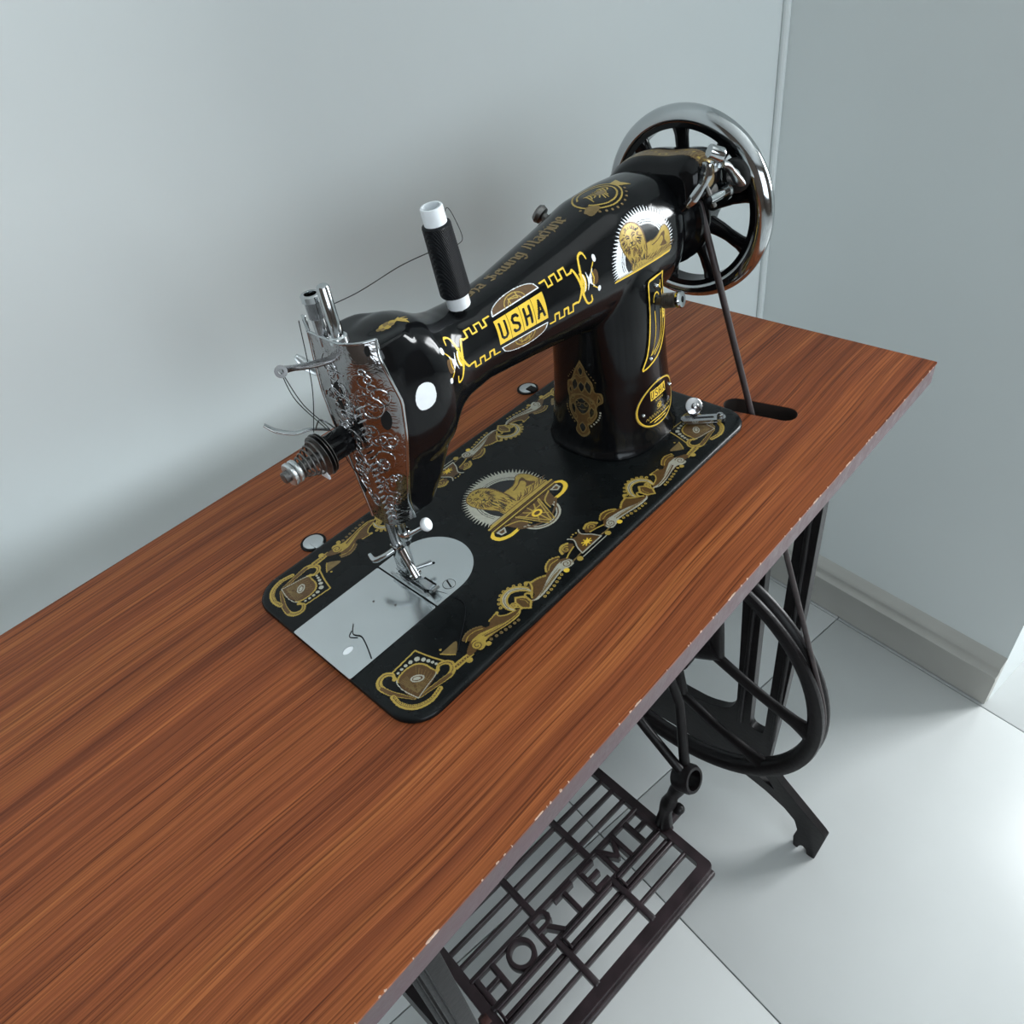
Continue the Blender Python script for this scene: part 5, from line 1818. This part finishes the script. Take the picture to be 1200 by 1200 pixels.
# --- painted white reflection on the head and gilding on the belt guard
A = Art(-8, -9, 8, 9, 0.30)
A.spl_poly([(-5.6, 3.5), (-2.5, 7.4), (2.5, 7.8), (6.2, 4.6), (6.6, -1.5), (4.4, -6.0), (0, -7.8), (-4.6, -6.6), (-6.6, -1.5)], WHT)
hp_ = pil_place
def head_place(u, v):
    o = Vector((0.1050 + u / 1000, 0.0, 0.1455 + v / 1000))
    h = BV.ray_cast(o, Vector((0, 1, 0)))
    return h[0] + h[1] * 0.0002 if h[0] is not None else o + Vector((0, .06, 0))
A.build('spot_glint', head_place, body, 3)['label'] = 'small round white reflection painted on the head'


def guard_place(u, v):
    a = radians(90) - u / 1000 / 0.052
    d = Vector((0, -cos(pi - a), sin(a)))
    d = Vector((0, cos(a), sin(a)))
    o = Vector((0.3650 + v / 1000, 0.0885, 0.144))
    h = BVG.ray_cast(o + d * 0.1, -d)
    return h[0] + h[1] * 0.00014 if h[0] is not None else o + d * 0.05
A = Art(-60, -13, 45, 13, 0.40)
A.line([(-44, 0.5), (-20, 0.3), (0, 0), (40, 0)], 11, TRN)
for k in range(46):
    x = -44 + 1.8 * k
    A.line([(x, -5.5), (x + 1.2, 0), (x, 5.5)], 0.6, BRN)
    A.ell(x + 0.6, 3.2 * sin(k * 1.7), 1.0, 1.0, BRN if k % 3 else GOLD)
A.spiral(-40, 0, 4.5, 0, 1.6, 1.0, GOLD)
A.build('guard_print', guard_place, guard, 3)['label'] = 'tarnished gold band over the belt guard'
bm = bmesh.new()
lathe(bm, [(0.0, 0.0032), (0.0004, 0.0032), (0.0004, 0.0001)], (0.3502, 0.0835, 0.1825), (-1, 0, 0), 20)
mp('guard_hole', bm, M_hole, 40, guard)

# ------------------------------------------------------------------ spool, threads and belt
spool = thing('thread_spool', 'spool of black thread standing on the machine arm', 'thread spool', L(PB0))
ax = (PB1 - PB0)
ln = ax.length


def spart(name, bm, m, smooth=50):
    o = bm_obj(name, bm, m, spool, smooth)
    o.data.transform(Matrix.Translation(-PB0))
    return o


bm = bmesh.new()
lathe_ring(bm, [(0.0, 0.0050), (0.0, 0.0066), (0.0006, 0.0069), (ln - 0.0006, 0.0063), (ln, 0.0060), (ln, 0.0050)], PB0 + ax.normalized() * 0.003, ax, 32)
spart('tube', bm, M_white)['label'] = 'white cardboard tube'
bm = bmesh.new()
pr = [(0.0085, 0.0066), (0.0095, 0.0086)]
for i in range(60):
    t = 0.0100 + (ln - 0.020) * i / 59
    pr.append((t, 0.0090 - 0.0009 * i / 59 + (0.00012 if i % 2 else -0.00008)))
pr += [(ln - 0.0090, 0.0080), (ln - 0.0082, 0.0062)]
lathe(bm, pr, PB0 + ax.normalized() * 0.002, ax, 40)


def thread_mat():
    m, nt, b = nodes('black_thread')
    b.inputs['Base Color'].default_value = (0.004, 0.005, 0.007, 1)
    b.inputs['Roughness'].default_value = 0.5
    b.inputs['Specular IOR Level'].default_value = 0.25
    tc = N(nt, 'ShaderNodeTexCoord')
    mpn = N(nt, 'ShaderNodeMapping')
    mpn.inputs['Rotation'].default_value = (0.5, 0.4, 0)
    nt.links.new(tc.outputs['Object'], mpn.inputs[0])
    wv = N(nt, 'ShaderNodeTexWave', Scale=420.0, Distortion=2.0)
    nt.links.new(mpn.outputs[0], wv.inputs[0])
    bp = N(nt, 'ShaderNodeBump', Strength=0.6, Distance=0.0005)
    nt.links.new(wv.outputs['Fac'], bp.inputs['Height'])
    nt.links.new(bp.outputs[0], b.inputs['Normal'])
    return m


M_thread = thread_mat()
spart('wound_thread', bm, M_thread)
sd = PB0 + ax * 0.80 + Vector((-0.0055, -0.0055, 0))
bm = bmesh.new()
a0 = PB0 + ax * 0.66 + Vector((-0.0085, 0.002, 0))
tube(bm, spline([a0, (0.129, 0.090, 0.205), (0.103, 0.099, 0.1985), (0.0790, 0.1100, 0.1950)], 8), 0.00028, 5)
b0 = PB0 + ax * 0.88 + Vector((0.0070, 0.002, 0))
tube(bm, spline([b0, b0 + Vector((0.006, 0.002, 0.004)), b0 + Vector((0.0095, 0.001, -0.004)), b0 + Vector((0.0095, -0.002, -0.014)), b0 + Vector((0.003, -0.001, -0.016))], 8), 0.00022, 5)
spart('loose_thread', bm, M_thread)

th = Vector((0.0745, 0.1150, 0.190))
bm = bmesh.new()
tube(bm, spline([(0.0745, 0.1152, 0.1920), (0.0640, 0.1050, 0.160), (0.0565, 0.1075, 0.1325)], 8), 0.00028, 5)
tube(bm, spline([(0.0440, 0.0920, 0.1828), (0.0500, 0.1000, 0.160), (0.0640, 0.1060, 0.1310)], 8), 0.00028, 5)
tube(bm, spline([(0.0445, 0.0915, 0.1822), (0.0530, 0.1000, 0.156), (0.0655, 0.1035, 0.1285), (0.0700, 0.1030, 0.1000), (0.0760, 0.0985, 0.0850)], 8), 0.00028, 5)
o = mp('upper_thread', bm, M_thread, 60)
o.parent = None
o.location = (MO.x, MO.y, H)
tag(o, 'fine black thread looped from take-up lever down to tension discs', 'thread')

bm = bmesh.new()
tube(bm, spline([(0.0290, 0.0935, 0.0013), (0.0235, 0.0865, 0.0012), (0.0255, 0.0800, 0.0012), (0.0225, 0.0705, 0.0012), (0.0185, 0.0612, 0.0012)], 8), [0.00025, 0.00045, 0.0005], 5)
tube(bm, spline([(0.0245, 0.0895, 0.0012), (0.0205, 0.0865, 0.0012), (0.0235, 0.0815, 0.0012)], 6), 0.00025, 5)
o = mp('thread_tail', bm, M_thread, 60)
o.parent = None
o.location = (MO.x, MO.y, H)
tag(o, 'short black thread end lying on the steel slide plate', 'thread')
bm = bmesh.new()
tube(bm, spline([(0.0815, 0.0720, 0.0012), (0.0860, 0.0560, 0.0006), (0.0850, 0.0450, 0.0005), (0.0760, 0.0360, 0.0005), (0.0620, 0.0260, 0.0005), (0.0560, 0.0215, 0.0005)], 8), 0.00026, 5)
o = mp('thread_tail', bm, M_thread, 60)
o.parent = None
o.location = (MO.x, MO.y, H)
tag(o, 'black thread end curling across the machine bed in front of the needle plate', 'thread')

# drive belt round both wheels
bm = bmesh.new()
r1, r2 = 0.0310, WR - 0.0035
c1, c2 = Vector((0.089, 0.144)), Vector((WY, WZ))
dv = c1 - c2
dist = dv.length
base = math.atan2(dv.y, dv.x)
al = math.acos((r2 - r1) / dist)
pts = []
x1, x2 = WC.x - 0.0265, WX
A0, A1 = base + al, base - al
for i in range(25):
    a = A1 + (A0 - A1) * i / 24
    pts.append((x1, c1.x + r1 * cos(a), c1.y + r1 * sin(a)))
P0 = pts[-1]
Q0 = (x2, c2.x + r2 * cos(A0), c2.y + r2 * sin(A0))
for i in range(1, 20):
    t = i / 20
    pts.append(tuple(P0[k] * (1 - t) + Q0[k] * t for k in range(3)))
for i in range(49):
    a = A0 + (2 * pi + A1 - A0) * i / 48
    pts.append((x2, c2.x + r2 * cos(a), c2.y + r2 * sin(a)))
Q1 = pts[-1]
P1 = pts[0]
for i in range(1, 20):
    t = i / 20
    pts.append(tuple(Q1[k] * (1 - t) + P1[k] * t for k in range(3)))
pts.append(pts[0])
tube(bm, pts, 0.0026, 10, cap=False)
o = bm_obj('drive_belt', bm, M_belt, None, 60)
o.data.transform(Matrix.Translation((0, 0, H)))
tag(o, 'dark round leather drive belt passing down through the table slot', 'belt')
